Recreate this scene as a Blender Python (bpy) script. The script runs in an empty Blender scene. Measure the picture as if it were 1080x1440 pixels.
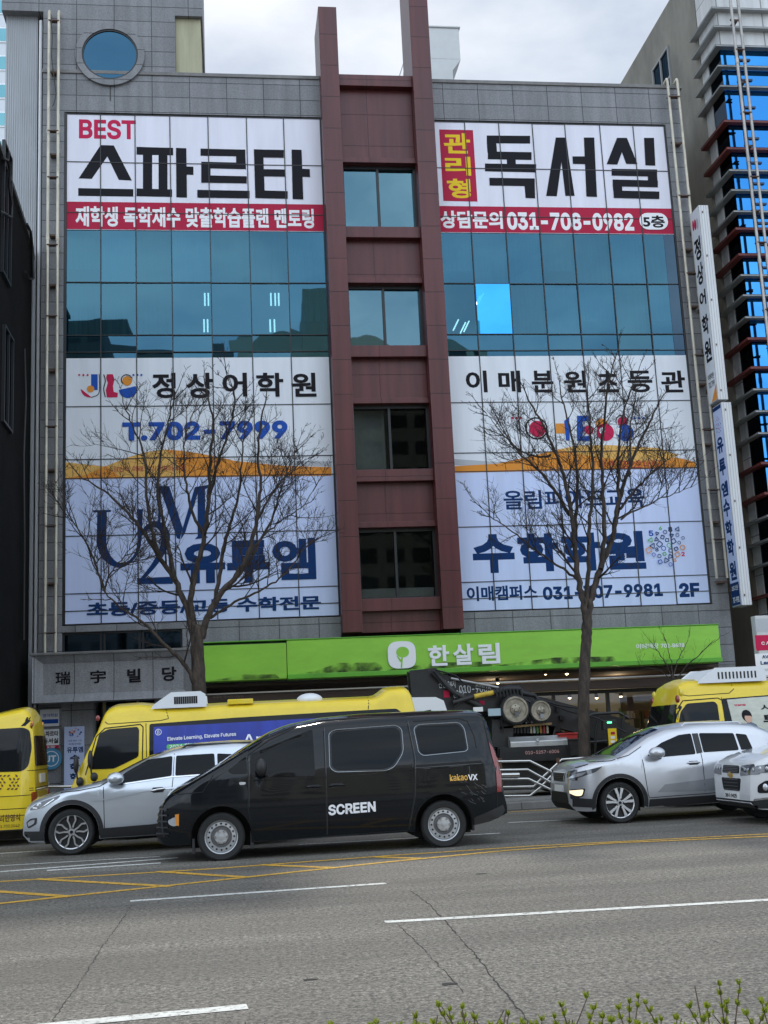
import bpy, bmesh, math, random
import numpy as np
from mathutils import Vector, Matrix
from mathutils.bvhtree import BVHTree
R_ = math.radians
SC = bpy.context.scene
COL = SC.collection
rnd = random.Random(7)

# ------------------------------------------------------------------ camera, sky, sun, exposure
EYE = 1.65; FPX = 1664.0; PITCH, ROLL, YAW = .1876, -.0471, .1325
SUN_EL, SUN_AZ = R_(54), R_(-4)          # sun hidden behind the office block
SUN_STRENGTH, SKY_STRENGTH, EXPOSURE = 1.3, .10, .76
CF = Vector((math.sin(YAW)*math.cos(PITCH), math.cos(YAW)*math.cos(PITCH), math.sin(PITCH)))
_r0 = Vector((math.cos(YAW), -math.sin(YAW), 0)); _u0 = _r0.cross(CF)
CR = _r0*math.cos(ROLL) + _u0*math.sin(ROLL); CU = -_r0*math.sin(ROLL) + _u0*math.cos(ROLL)
cam = bpy.data.cameras.new('camera'); camo = bpy.data.objects.new('camera', cam); COL.objects.link(camo)
cam.sensor_fit = 'HORIZONTAL'; cam.sensor_width = 36; cam.lens = 36*FPX/1080; cam.clip_end = 2000; cam.clip_start = .05
M4 = Matrix((CR, CU, -CF)).transposed().to_4x4(); M4.translation = (0, 0, EYE); camo.matrix_world = M4
SC.camera = camo
SC.view_settings.view_transform = 'Standard'; SC.view_settings.look = 'None'
SC.view_settings.exposure = EXPOSURE; SC.view_settings.gamma = 1

world = bpy.data.worlds.new('World'); SC.world = world; world.use_nodes = True
nt = world.node_tree; N = nt.nodes; L = nt.links
bg = N['Background']; bg.inputs['Strength'].default_value = SKY_STRENGTH
sky = N.new('ShaderNodeTexSky'); sky.sky_type = 'NISHITA'; sky.sun_disc = False
sky.sun_elevation = SUN_EL; sky.sun_rotation = SUN_AZ; sky.dust_density = 2.5
tc = N.new('ShaderNodeTexCoord')
nz = N.new('ShaderNodeTexNoise'); nz.inputs['Scale'].default_value = 4.5; nz.inputs['Detail'].default_value = 7; nz.inputs['Roughness'].default_value = .55
mp = N.new('ShaderNodeMapping'); mp.inputs['Scale'].default_value = (1, 1, 2.2)
L.new(tc.outputs['Generated'], mp.inputs['Vector']); L.new(mp.outputs['Vector'], nz.inputs['Vector'])
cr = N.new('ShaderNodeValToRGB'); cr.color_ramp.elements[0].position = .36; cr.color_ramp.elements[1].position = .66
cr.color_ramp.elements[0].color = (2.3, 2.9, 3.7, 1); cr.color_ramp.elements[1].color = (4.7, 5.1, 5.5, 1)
L.new(nz.outputs['Fac'], cr.inputs['Fac'])
# cloud layer brightened behind the viewer, shaped to put more light on the facade
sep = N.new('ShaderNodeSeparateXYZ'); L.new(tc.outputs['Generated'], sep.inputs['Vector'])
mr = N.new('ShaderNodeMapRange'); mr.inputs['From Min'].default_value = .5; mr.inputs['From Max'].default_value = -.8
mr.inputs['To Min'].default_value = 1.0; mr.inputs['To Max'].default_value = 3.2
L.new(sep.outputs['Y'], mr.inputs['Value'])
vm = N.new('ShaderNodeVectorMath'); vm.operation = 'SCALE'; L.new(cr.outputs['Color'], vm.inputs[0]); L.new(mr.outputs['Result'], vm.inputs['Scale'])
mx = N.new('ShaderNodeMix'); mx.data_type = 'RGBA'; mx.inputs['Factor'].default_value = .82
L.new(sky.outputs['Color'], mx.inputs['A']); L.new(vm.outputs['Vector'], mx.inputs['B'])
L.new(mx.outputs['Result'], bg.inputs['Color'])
sun = bpy.data.lights.new('sun', 'SUN'); sun.energy = SUN_STRENGTH; sun.angle = R_(2.5); sun.color = (1, .95, .86)
suno = bpy.data.objects.new('sun', sun); COL.objects.link(suno)
suno.rotation_euler = (-(math.pi/2-SUN_EL), 0, -SUN_AZ); suno.location = (0, 60, 80)

# ------------------------------------------------------------------ photo measurement: pixel (1080x1440) -> point
def ray(px, py): return CF*FPX + CR*(px-540) + CU*(720-py)
def at(px, py, Y):
    d = ray(px, py); k = Y/d.y; return Vector((d.x*k, Y, d.z*k+EYE))
def gr(px, py, z=0.0):
    d = ray(px, py); k = (z-EYE)/d.z; return Vector((d.x*k, d.y*k, z))
def ax(px, py, X):
    d = ray(px, py); k = X/d.x; return Vector((X, d.y*k, d.z*k+EYE))

# ------------------------------------------------------------------ materials
MATS = {}
def mat(name, col, rough=.5, metal=0, coat=0, var=0, vscale=4, bump=0, bscale=40, emit=None, estr=0, ior=None, spec=None, stretch=None):
    if name in MATS: return MATS[name]
    m = bpy.data.materials.new(name); m.use_nodes = True; MATS[name] = m
    t = m.node_tree; b = t.nodes['Principled BSDF']; I = b.inputs
    I['Base Color'].default_value = (*col, 1); I['Roughness'].default_value = rough; I['Metallic'].default_value = metal
    I['Coat Weight'].default_value = coat; I['Coat Roughness'].default_value = .04
    if ior: I['IOR'].default_value = ior
    if spec is not None: I['Specular IOR Level'].default_value = spec
    if emit: I['Emission Color'].default_value = (*emit, 1); I['Emission Strength'].default_value = estr
    if var or bump:
        c = t.nodes.new('ShaderNodeTexCoord'); v = c.outputs['Object']
        if stretch:
            q = t.nodes.new('ShaderNodeMapping'); q.inputs['Scale'].default_value = stretch
            t.links.new(v, q.inputs['Vector']); v = q.outputs['Vector']
    if var:
        n = t.nodes.new('ShaderNodeTexNoise'); n.inputs['Scale'].default_value = vscale; n.inputs['Detail'].default_value = 6; n.inputs['Roughness'].default_value = .65
        t.links.new(v, n.inputs['Vector'])
        r = t.nodes.new('ShaderNodeMapRange'); r.inputs['From Min'].default_value = .3; r.inputs['From Max'].default_value = .7
        r.inputs['To Min'].default_value = 1-var; r.inputs['To Max'].default_value = 1+var
        t.links.new(n.outputs['Fac'], r.inputs['Value'])
        s = t.nodes.new('ShaderNodeVectorMath'); s.operation = 'SCALE'; s.inputs[0].default_value = col
        t.links.new(r.outputs['Result'], s.inputs['Scale']); t.links.new(s.outputs['Vector'], I['Base Color'])
    if bump:
        n2 = t.nodes.new('ShaderNodeTexNoise'); n2.inputs['Scale'].default_value = bscale; n2.inputs['Detail'].default_value = 5
        t.links.new(v, n2.inputs['Vector'])
        bp = t.nodes.new('ShaderNodeBump'); bp.inputs['Strength'].default_value = bump; bp.inputs['Distance'].default_value = .02
        t.links.new(n2.outputs['Fac'], bp.inputs['Height']); t.links.new(bp.outputs['Normal'], I['Normal'])
    return m
def panelled(name, col, w, h, joint=.012, jcol=.25, var=.12, rough=.55, off=(0, 0), speck=.25, streak=.18, side=False, pvar=.10):
    """stone or metal cladding cut into w x h panels with dark joints, speckle and rain streaks"""
    if name in MATS: return MATS[name]
    m = bpy.data.materials.new(name); m.use_nodes = True; MATS[name] = m
    t = m.node_tree; b = t.nodes['Principled BSDF']; nn = t.nodes.new; lk = t.links.new
    c = nn('ShaderNodeTexCoord'); s = nn('ShaderNodeSeparateXYZ'); lk(c.outputs['Object'], s.inputs[0])
    cb = nn('ShaderNodeCombineXYZ'); lk(s.outputs['Y' if side else 'X'], cb.inputs[0]); lk(s.outputs['Z'], cb.inputs[1])
    mpn = nn('ShaderNodeMapping'); mpn.inputs['Location'].default_value = (off[0], off[1], 0); lk(cb.outputs[0], mpn.inputs['Vector'])
    br = nn('ShaderNodeTexBrick'); br.offset = 0; br.inputs['Scale'].default_value = 1; br.inputs['Brick Width'].default_value = w
    br.inputs['Row Height'].default_value = h; br.inputs['Mortar Size'].default_value = joint; br.inputs['Mortar Smooth'].default_value = .3
    lo = tuple(x*(1-pvar) for x in col); hi = tuple(x*(1+pvar) for x in col)
    br.inputs['Color1'].default_value = (*lo, 1); br.inputs['Color2'].default_value = (*hi, 1)
    br.inputs['Mortar'].default_value = (*(x*jcol for x in col), 1); lk(mpn.outputs[0], br.inputs['Vector'])
    n1 = nn('ShaderNodeTexNoise'); n1.inputs['Scale'].default_value = 55; n1.inputs['Detail'].default_value = 3; lk(c.outputs['Object'], n1.inputs['Vector'])
    q = nn('ShaderNodeMapping'); q.inputs['Scale'].default_value = (3.5, 3.5, .22); lk(c.outputs['Object'], q.inputs['Vector'])
    n2 = nn('ShaderNodeTexNoise'); n2.inputs['Scale'].default_value = 1.3; n2.inputs['Detail'].default_value = 6; lk(q.outputs[0], n2.inputs['Vector'])
    r1 = nn('ShaderNodeMapRange'); r1.inputs['From Min'].default_value = .3; r1.inputs['From Max'].default_value = .7; r1.inputs['To Min'].default_value = 1-speck; r1.inputs['To Max'].default_value = 1+speck
    lk(n1.outputs['Fac'], r1.inputs['Value'])
    r2 = nn('ShaderNodeMapRange'); r2.inputs['From Min'].default_value = .3; r2.inputs['From Max'].default_value = .65; r2.inputs['To Min'].default_value = 1-streak; r2.inputs['To Max'].default_value = 1+streak*.5
    lk(n2.outputs['Fac'], r2.inputs['Value'])
    mm = nn('ShaderNodeMath'); mm.operation = 'MULTIPLY'; lk(r1.outputs[0], mm.inputs[0]); lk(r2.outputs[0], mm.inputs[1])
    vs = nn('ShaderNodeVectorMath'); vs.operation = 'SCALE'; lk(br.outputs['Color'], vs.inputs[0]); lk(mm.outputs[0], vs.inputs['Scale'])
    lk(vs.outputs[0], b.inputs['Base Color']); b.inputs['Roughness'].default_value = rough
    bp = nn('ShaderNodeBump'); bp.inputs['Strength'].default_value = .6; bp.inputs['Distance'].default_value = .01; bp.invert = True
    lk(br.outputs['Fac'], bp.inputs['Height']); lk(bp.outputs[0], b.inputs['Normal'])
    return m
def glazing(name, trans, gloss, mixf=.5, rough=.015, wav=.0):
    """coated facade glass: tinted see-through mixed with a tinted mirror reflection"""
    if name in MATS: return MATS[name]
    m = bpy.data.materials.new(name); m.use_nodes = True; MATS[name] = m
    t = m.node_tree; nn = t.nodes.new; lk = t.links.new; t.nodes.remove(t.nodes['Principled BSDF'])
    a = nn('ShaderNodeBsdfTransparent'); a.inputs[0].default_value = (*trans, 1)
    g = nn('ShaderNodeBsdfGlossy'); g.inputs['Color'].default_value = (*gloss, 1); g.inputs['Roughness'].default_value = rough
    x = nn('ShaderNodeMixShader'); x.inputs[0].default_value = mixf
    if wav:
        c = nn('ShaderNodeTexCoord'); n = nn('ShaderNodeTexNoise'); n.inputs['Scale'].default_value = .9; n.inputs['Detail'].default_value = 1
        lk(c.outputs['Object'], n.inputs['Vector']); bp = nn('ShaderNodeBump'); bp.inputs['Strength'].default_value = wav; bp.inputs['Distance'].default_value = .05
        lk(n.outputs['Fac'], bp.inputs['Height']); lk(bp.outputs[0], g.inputs['Normal'])
    lk(a.outputs[0], x.inputs[1]); lk(g.outputs[0], x.inputs[2]); lk(x.outputs[0], t.nodes['Material Output'].inputs[0])
    return m

# ------------------------------------------------------------------ mesh collecting
class MB:
    def __init__(s): s.v = []; s.f = []; s.m = []; s.k = 0
    def add(s, vs, fs, mi=0):
        o = len(s.v); s.v += [tuple(p) for p in vs]; s.f += [tuple(i+o for i in f) for f in fs]; s.m += [mi]*len(fs); return s
    def box(s, x0, x1, y0, y1, z0, z1, mi=0):
        return s.add([(x, y, z) for x in (x0, x1) for y in (y0, y1) for z in (z0, z1)],
                     [(0, 1, 3, 2), (4, 6, 7, 5), (0, 4, 5, 1), (2, 3, 7, 6), (0, 2, 6, 4), (1, 5, 7, 3)], mi)
    def quad(s, a, b, c, d, mi=0): return s.add([a, b, c, d], [(0, 1, 2, 3)], mi)
    def prism(s, pts, ax_, a, b, mi=0):
        """polygon in the two other axes, extruded along axis ax_ (0,1,2) from a to b"""
        n = len(pts)
        def P(p, h): q = list(p); q.insert(ax_, h); return q
        vs = [P(p, a) for p in pts] + [P(p, b) for p in pts]
        return s.add(vs, [tuple(range(n)), tuple(range(2*n-1, n-1, -1))] + [(i, (i+1) % n, n+(i+1) % n, n+i) for i in range(n)], mi)
    def tube(s, pts, rad, n=6, mi=0, cap=True):
        pts = [Vector(p) for p in pts]; k = len(pts)
        rad = rad if isinstance(rad, (list, tuple)) else [rad]*k
        vs = []; up = None
        for i, p in enumerate(pts):
            d = (pts[min(i+1, k-1)]-pts[max(i-1, 0)])
            if d.length < 1e-9: d = Vector((0, 0, 1))
            d.normalize()
            if up is None:
                up = Vector((0, 0, 1)) if abs(d.z) < .9 else Vector((1, 0, 0))
            a = d.cross(up)
            if a.length < 1e-6: a = d.orthogonal()
            a.normalize(); b = a.cross(d); up = b
            for j in range(n):
                t = 2*math.pi*j/n; vs.append(p + (a*math.cos(t)+b*math.sin(t))*rad[i])
        fs = [(i*n+j, i*n+(j+1) % n, (i+1)*n+(j+1) % n, (i+1)*n+j) for i in range(k-1) for j in range(n)]
        if cap: fs += [tuple(range(n-1, -1, -1)), tuple(range((k-1)*n, k*n))]
        return s.add(vs, fs, mi)
    def lathe(s, prof, c, axis=2, n=32, mi=0):
        """prof: (radius, height) pairs; around axis through c"""
        vs = []
        for r, h in prof:
            for j in range(n):
                t = 2*math.pi*j/n; q = [r*math.cos(t), r*math.sin(t)]; q.insert(axis, h); vs.append(Vector(q)+Vector(c))
        fs = [(i*n+j, i*n+(j+1) % n, (i+1)*n+(j+1) % n, (i+1)*n+j) for i in range(len(prof)-1) for j in range(n)]
        return s.add(vs, fs, mi)
    def ball(s, c, r, n=10, mi=0, sc=(1, 1, 1)):
        pr = [(math.sin(math.pi*i/n), -math.cos(math.pi*i/n)) for i in range(n+1)]
        o = len(s.v); s.lathe([(max(a, .001)*r, h*r) for a, h in pr], (0, 0, 0), 2, n*2, mi)
        for i in range(o, len(s.v)):
            p = s.v[i]; s.v[i] = (p[0]*sc[0]+c[0], p[1]*sc[1]+c[1], p[2]*sc[2]+c[2])
        return s
    def flat(s, pts, mi=0):
        """flat marking, each next one a hair in front of the last (towards -Y)"""
        s.k += 1; e = .0006*s.k
        return s.add([(p[0], p[1]-e, p[2]) for p in pts], [tuple(range(len(pts)))], mi)
ORG = {}
def tagp(o, label=None, cat=None, group=None, kind=None):
    if label: o['label'] = label
    if cat: o['category'] = cat
    if group: o['group'] = group
    if kind: o['kind'] = kind
    return o
def root(name, loc, label, cat, group=None):
    o = bpy.data.objects.new(name, None); COL.objects.link(o); o.location = loc; o.empty_display_size = .2
    ORG[o.name] = Vector(loc); return tagp(o, label, cat, group)
def build(name, mb, mats, parent=None, org=None, smooth=None, bevel=0, label=None, cat=None, group=None, kind=None):
    if not isinstance(mats, (list, tuple)): mats = [mats]
    if parent is not None: o3 = ORG[parent.name]
    else: o3 = Vector(org) if org is not None else Vector((0, 0, 0))
    me = bpy.data.meshes.new(name); me.from_pydata([(p[0]-o3.x, p[1]-o3.y, p[2]-o3.z) for p in mb.v], [], mb.f)
    for m in mats: me.materials.append(m)
    if len(mats) > 1: me.polygons.foreach_set('material_index', mb.m)
    if smooth is not None:
        me.shade_smooth()
        if smooth < 180: me.set_sharp_from_angle(angle=R_(smooth))
    me.update()
    o = bpy.data.objects.new(name, me); COL.objects.link(o); ORG[o.name] = o3
    if parent is not None: o.parent = parent
    else: o.location = o3
    if bevel:
        b = o.modifiers.new('bevel', 'BEVEL'); b.width = bevel; b.segments = 2; b.limit_method = 'ANGLE'; b.angle_limit = R_(40); b.harden_normals = False
    return tagp(o, label, cat, group, kind)

# ------------------------------------------------------------------ lettering
_txt = {}
try:      # the sans serif face that comes with Blender itself
    import os
    SANS = bpy.data.fonts.load(os.path.join(bpy.utils.system_resource('DATAFILES'), 'fonts', 'Inter.woff2'))
except Exception: SANS = None
def glyphs(body, bold=0.0, shear=0):
    """(verts2d, faces) of a word, normalised to its own bounding box 0..1 x 0..1"""
    key = (body, bold, shear)
    if key in _txt: return _txt[key]
    c = bpy.data.curves.new('word', 'FONT'); c.body = body; c.resolution_u = 3; c.shear = shear
    if SANS and all(ord(q) < 128 for q in body): c.font = SANS
    if bold: c.bevel_depth = bold; c.bevel_resolution = 0; c.extrude = .001
    o = bpy.data.objects.new('word', c); COL.objects.link(o)
    dg = bpy.context.evaluated_depsgraph_get(); dg.update()
    me = o.evaluated_get(dg).to_mesh()
    vs = [tuple(v.co) for v in me.vertices]; fs = [tuple(p.vertices) for p in me.polygons if (not bold or p.normal.z > .05)]
    bpy.data.objects.remove(o); bpy.data.curves.remove(c)
    x0 = min(v[0] for v in vs); x1 = max(v[0] for v in vs); y0 = min(v[1] for v in vs); y1 = max(v[1] for v in vs); zt = max(v[2] for v in vs)
    used = sorted({i for f in fs for i in f}); mp_ = {i: j for j, i in enumerate(used)}
    w = [((vs[i][0]-x0)/(x1-x0), (vs[i][1]-y0)/(y1-y0), zt-vs[i][2]) for i in used]
    _txt[key] = (w, [tuple(mp_[i] for i in f) for f in fs]); return _txt[key]
def word(mb, body, fn, mi=0, bold=0.0, shear=0):
    """fn maps (u, v, depth) in the unit box of the word to a point"""
    vs, fs = glyphs(body, bold, shear)
    mb.add([fn(*q) for q in vs], fs, mi)
def fword(mb, body, box, Y, mi=0, bold=0.02, shear=0):
    """word on a wall facing the street; box = pixel corners (x0, y_bottom, x1, y_top)"""
    a = at(box[0], box[1], Y); b = at(box[2], box[3], Y)
    word(mb, body, lambda u, v, d: (a.x+u*(b.x-a.x), Y+d*.06, a.z+v*(b.z-a.z)), mi, bold, shear)
def fpoly(mb, pts, Y, mi=0, z=1.0, o=(0, 0)):
    mb.flat([at(o[0]+x/z, o[1]+y/z, Y) for x, y in pts], mi)
def frect(mb, box, Y, mi=0):
    a = at(box[0], box[1], Y); b = at(box[2], box[3], Y)
    mb.flat([(a.x, Y, a.z), (b.x, Y, a.z), (b.x, Y, b.z), (a.x, Y, b.z)], mi)
def fdisc(mb, c, r, Y, mi=0, a0=0, a1=360, ring=0, n=24, z=1.0, o=(0, 0)):
    p = at(o[0]+c[0]/z, o[1]+c[1]/z, Y); q = at(o[0]+(c[0]+r)/z, o[1]+c[1]/z, Y); R = q.x-p.x
    A = [R_(a0+(a1-a0)*i/n) for i in range(n+1)]
    if ring:
        r2 = R*(1-ring)
        for i in range(n): 
            e = [(p.x+k*math.cos(t), Y, p.z+k*math.sin(t)) for k, t in ((R, A[i]), (R, A[i+1]), (r2, A[i+1]), (r2, A[i]))]
            mb.add([(x, y-.0006*mb.k, zz) for x, y, zz in e], [(0, 1, 2, 3)], mi)
        mb.k += 1
    else:
        mb.flat([(p.x+R*math.cos(t), Y, p.z+R*math.sin(t)) for t in (A if a1-a0 < 360 else A[:-1])], mi)
def fstroke(mb, pts, Y, mi=0, z=1.0, o=(0, 0)):
    """brush stroke of varying width: (x, y, w) in pixels"""
    P = [(o[0]+x/z, o[1]+y/z, w/z) for x, y, w in pts]
    # resample smoothly
    Q = []
    for i in range(len(P)-1):
        p0 = P[max(i-1, 0)]; p1 = P[i]; p2 = P[i+1]; p3 = P[min(i+2, len(P)-1)]
        for t in [k/8 for k in range(8)]:
            Q.append([.5*((2*p1[j])+(-p0[j]+p2[j])*t+(2*p0[j]-5*p1[j]+4*p2[j]-p3[j])*t*t+(-p0[j]+3*p1[j]-3*p2[j]+p3[j])*t**3) for j in range(3)])
    Q.append(list(P[-1])); Lf = []; Rt = []
    for i, q in enumerate(Q):
        a = Q[max(i-1, 0)]; b = Q[min(i+1, len(Q)-1)]; dx, dy = b[0]-a[0], b[1]-a[1]; l = math.hypot(dx, dy) or 1
        Lf.append((q[0]-dy/l*q[2]/2, q[1]+dx/l*q[2]/2)); Rt.append((q[0]+dy/l*q[2]/2, q[1]-dx/l*q[2]/2))
    mb.k += 1; e = .0006*mb.k
    vs = [at(x, y, Y)-Vector((0, e, 0)) for x, y in Lf] + [at(x, y, Y)-Vector((0, e, 0)) for x, y in Rt]; n = len(Q)
    mb.add(vs, [(i, i+1, n+i+1, n+i) for i in range(n-1)], mi)
# ================================================================== the setting: ground, road, pavements
ASPH = mat('asphalt', (.105, .102, .097), rough=.62)
def asphalt_nodes(m):
    t = m.node_tree; b = t.nodes['Principled BSDF']; nn = t.nodes.new; lk = t.links.new
    c = nn('ShaderNodeTexCoord')
    def noise(scale, det, st=None, rough=.6):
        n = nn('ShaderNodeTexNoise'); n.inputs['Scale'].default_value = scale; n.inputs['Detail'].default_value = det; n.inputs['Roughness'].default_value = rough
        v = c.outputs['Object']
        if st: q = nn('ShaderNodeMapping'); q.inputs['Scale'].default_value = st; lk(v, q.inputs[0]); v = q.outputs[0]
        lk(v, n.inputs['Vector']); return n.outputs['Fac']
    def rng(s, a, b_, lo, hi):
        r = nn('ShaderNodeMapRange'); r.inputs['From Min'].default_value = a; r.inputs['From Max'].default_value = b_; r.inputs['To Min'].default_value = lo; r.inputs['To Max'].default_value = hi; lk(s, r.inputs['Value']); return r.outputs[0]
    def mul(a, b_):
        x = nn('ShaderNodeMath'); x.operation = 'MULTIPLY'; lk(a, x.inputs[0]); lk(b_, x.inputs[1]); return x.outputs[0]
    grain = noise(55, 3); big = noise(.55, 5, (.35, 1.6, 1)); mid = noise(3.5, 6, (.5, 1.4, 1)); stone = noise(24, 2, None, .8)
    f = mul(mul(rng(grain, .32, .68, .5, 1.6), rng(big, .34, .66, .70, 1.25)), mul(rng(mid, .3, .7, .88, 1.12), rng(stone, .36, .68, .42, 1.85)))
    f = mul(f, rng(noise(1.0, 4, (.035, 1.15, 1)), .34, .66, .84, 1.14)); f = mul(f, rng(noise(9, 3, None, .7), .62, .74, 1.0, .72))
    v = nn('ShaderNodeVectorMath'); v.operation = 'SCALE'; v.inputs[0].default_value = (.116, .106, .090); lk(f, v.inputs['Scale']); lk(v.outputs[0], b.inputs['Base Color'])
    lk(rng(big, .3, .7, .6, .85), b.inputs['Roughness'])
    bp = nn('ShaderNodeBump'); bp.inputs['Strength'].default_value = .75; bp.inputs['Distance'].default_value = .014
    ad = nn('ShaderNodeMath'); ad.operation = 'ADD'; lk(grain, ad.inputs[0]); lk(stone, ad.inputs[1]); lk(ad.outputs[0], bp.inputs['Height']); lk(bp.outputs[0], b.inputs['Normal'])
asphalt_nodes(ASPH)
mb = MB().quad((-900, -900, -.06), (900, -900, -.06), (900, 900, -.06), (-900, 900, -.06)); build('ground', mb, mat('ground_earth', (.16, .15, .14), .9), kind='structure')
mb = MB().box(-220, 220, 5.6, 25.2, -.3, 0); build('road', mb, ASPH, kind='structure')
PAVE = panelled('pavers', (.27, .26, .25), .3, .3, .006, .5, streak=.1, speck=.2)
def pave_xy():
    m = bpy.data.materials.new('paving'); m.use_nodes = True; t = m.node_tree; b = t.nodes['Principled BSDF']; nn = t.nodes.new
    c = nn('ShaderNodeTexCoord'); br = nn('ShaderNodeTexBrick'); br.inputs['Scale'].default_value = 1; br.inputs['Brick Width'].default_value = .4; br.inputs['Row Height'].default_value = .2
    br.inputs['Mortar Size'].default_value = .006; br.inputs['Color1'].default_value = (.24, .23, .22, 1); br.inputs['Color2'].default_value = (.31, .30, .28, 1); br.inputs['Mortar'].default_value = (.1, .1, .1, 1)
    t.links.new(c.outputs['Object'], br.inputs['Vector']); t.links.new(br.outputs['Color'], b.inputs['Base Color']); b.inputs['Roughness'].default_value = .75
    return m
PV = pave_xy()
mb = MB().box(-220, 220, 25.42, 33.0, -.25, .15); build('sidewalk', mb, PV, kind='structure')
mb = MB().box(-220, 220, -14, 5.35, -.25, .14); build('sidewalk', mb, PV, kind='structure')
KERB = panelled('kerb_stone', (.19, .185, .18), 1.0, .6, .012, .35, streak=.2)
mb = MB().box(-220, 220, 25.2, 25.415, -.2, .165); build('kerb', mb, KERB, kind='structure', bevel=.02)
mb = MB().box(-220, 220, 5.355, 5.595, -.2, .155); build('kerb', mb, KERB, kind='structure', bevel=.02)
def worn(name, col, gap=.4):
    m = mat(name, col, .6, var=.18, vscale=6)
    t = m.node_tree; b = t.nodes['Principled BSDF']; nn = t.nodes.new
    c = nn('ShaderNodeTexCoord'); n = nn('ShaderNodeTexNoise'); n.inputs['Scale'].default_value = 14; n.inputs['Detail'].default_value = 7; n.inputs['Roughness'].default_value = .75
    t.links.new(c.outputs['Object'], n.inputs['Vector']); r = nn('ShaderNodeMapRange'); r.inputs['From Min'].default_value = gap-.07; r.inputs['From Max'].default_value = gap+.06
    t.links.new(n.outputs['Fac'], r.inputs['Value']); t.links.new(r.outputs[0], b.inputs['Alpha']); return m
WLINE = worn('white_road_paint', (.60, .60, .56), .41); YLINE = worn('yellow_road_paint', (.60, .34, .04), .42)
def stripe(pts, w, m, z=.004, name='road_marking', taper=None):
    mb = MB(); P = [Vector((p[0], p[1], z)) for p in pts]; vs = []
    for i, p in enumerate(P):
        d = P[min(i+1, len(P)-1)]-P[max(i-1, 0)]; d.normalize(); n = Vector((-d.y, d.x, 0)); h = (w if not taper else taper[i])/2
        vs += [p+n*h, p-n*h]
    mb.add(vs, [(2*i, 2*i+1, 2*i+3, 2*i+2) for i in range(len(P)-1)]); return build(name, mb, m, kind='structure')
def gline(pa, pb, w, m, z=.004): stripe([gr(*pa), gr(*pb)], w, m, z)
gline((183, 1267.5), (543, 1242.5), .13, WLINE); gline((541, 1297), (1200, 1259), .13, WLINE); gline((-120, 1461), (348, 1416), .15, WLINE)
gline((-400, 1284), (-260, 1275), .13, WLINE)
# yellow centre lines and the hatching between them
Y1 = [(-200, 1259), (0, 1240), (300, 1222), (540, 1204), (750, 1190), (1080, 1173), (1300, 1165)]
Y2 = [(-200, 1288), (0, 1271), (300, 1239), (540, 1213), (710, 1196.5), (860, 1186), (1080, 1176.5), (1300, 1169)]
stripe([gr(*p) for p in Y1], .12, YLINE); stripe([gr(*p) for p in Y2], .13, YLINE, .005)
for a, b in (((50, 1236.5), (240, 1247)), ((-60, 1250), (100, 1261.5)), ((220, 1226), (345, 1234)), ((365, 1216.5), (475, 1221)), ((530, 1205.5), (600, 1208))): gline(a, b, .14, YLINE, .006)
# white zigzag and lane lines beyond
gline((-60, 1231), (250, 1206.5), .14, WLINE); gline((66, 1224.5), (226, 1214), .16, WLINE, .005); gline((0, 1218), (225, 1205), .08, WLINE, .006)
gline((420, 1188), (640, 1176), .10, WLINE); gline((540, 1181), (703, 1172), .12, WLINE, .005)
gline((-40, 1203), (225, 1186), .12, WLINE); gline((715, 1157), (822, 1152), .12, WLINE); gline((860, 1150), (1010, 1143), .12, WLINE)
stripe([(-60, 24.75), (60, 24.75)], .12, YLINE)
CRK = mat('crack_dark', (.022, .021, .02), .9)  # dark tone shared by the road cracks and small stains
def crack(pts, w, seed):
    r = random.Random(seed); Q = []; T = []
    for i in range(len(pts)-1):
        a, b = gr(*pts[i]), gr(*pts[i+1]); n = max(3, int((b-a).length/.07))
        for k in range(n):
            p = a.lerp(b, k/n); Q.append((p.x+r.uniform(-.010, .010), p.y+r.uniform(-.010, .010))); T.append(w*r.uniform(.3, 1.35))
    stripe(Q, w, CRK, .003, 'road_crack', T)
crack([(578, 1253), (604, 1272), (628, 1298), (668, 1342), (700, 1385), (735, 1425), (760, 1470)], .012, 1)
crack([(186, 1272), (160, 1310), (142, 1334), (115, 1378), (78, 1430), (60, 1460)], .007, 2)
crack([(560, 1300), (590, 1330), (640, 1382), (655, 1400)], .007, 3)
for q, s in (((630, 1384), .05), ((435, 1378), .04), ((676, 1229), .05)):
    c = gr(*q); mb = MB(); mb.add([(c.x+s*math.cos(t)*rnd.uniform(.8, 2.2), c.y+s*math.sin(t)*rnd.uniform(.6, 1.2), .003) for t in [k*.7 for k in range(9)]], [tuple(range(9))]); build('road_stain', mb, CRK, kind='structure')

# ================================================================== the office building
GRAN = panelled('grey_granite', (.195, .197, .206), 1.07, .482, .012, .22, off=(.02, .10))
GRAN_S = panelled('grey_granite_side', (.195, .197, .206), 1.07, .482, .012, .22, side=True)
BROWN = panelled('brown_cladding', (.095, .020, .021), 8, 1.0, .012, .3, rough=.34, speck=.12, streak=.3, pvar=.06)
BROWN_S = panelled('brown_spandrel', (.100, .023, .024), 1.7, 1.0, .01, .4, rough=.38, speck=.12, streak=.3, pvar=.06, off=(.2, .3))
DARK = mat('dark_frame', (.014, .015, .017), .4); BLACK = mat('black', (.008, .008, .009), .5)
GLASS = glazing('facade_glass', (.14, .33, .40), (.066, .17, .24), .58, .012, .05)
GLASS_2 = glazing('facade_glass_pale', (.16, .36, .42), (.068, .165, .225), .55, .012, .05); GLASS_3 = glazing('facade_glass_deep', (.11, .28, .36), (.058, .155, .225), .60, .012, .05)
GLASS_D = glazing('facade_glass_dark', (.05, .09, .12), (.08, .13, .18), .5, .02)
GLASS_B = glazing('facade_glass_blue', (.03, .15, .3), (.05, .36, .78), .85, .012)
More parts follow.
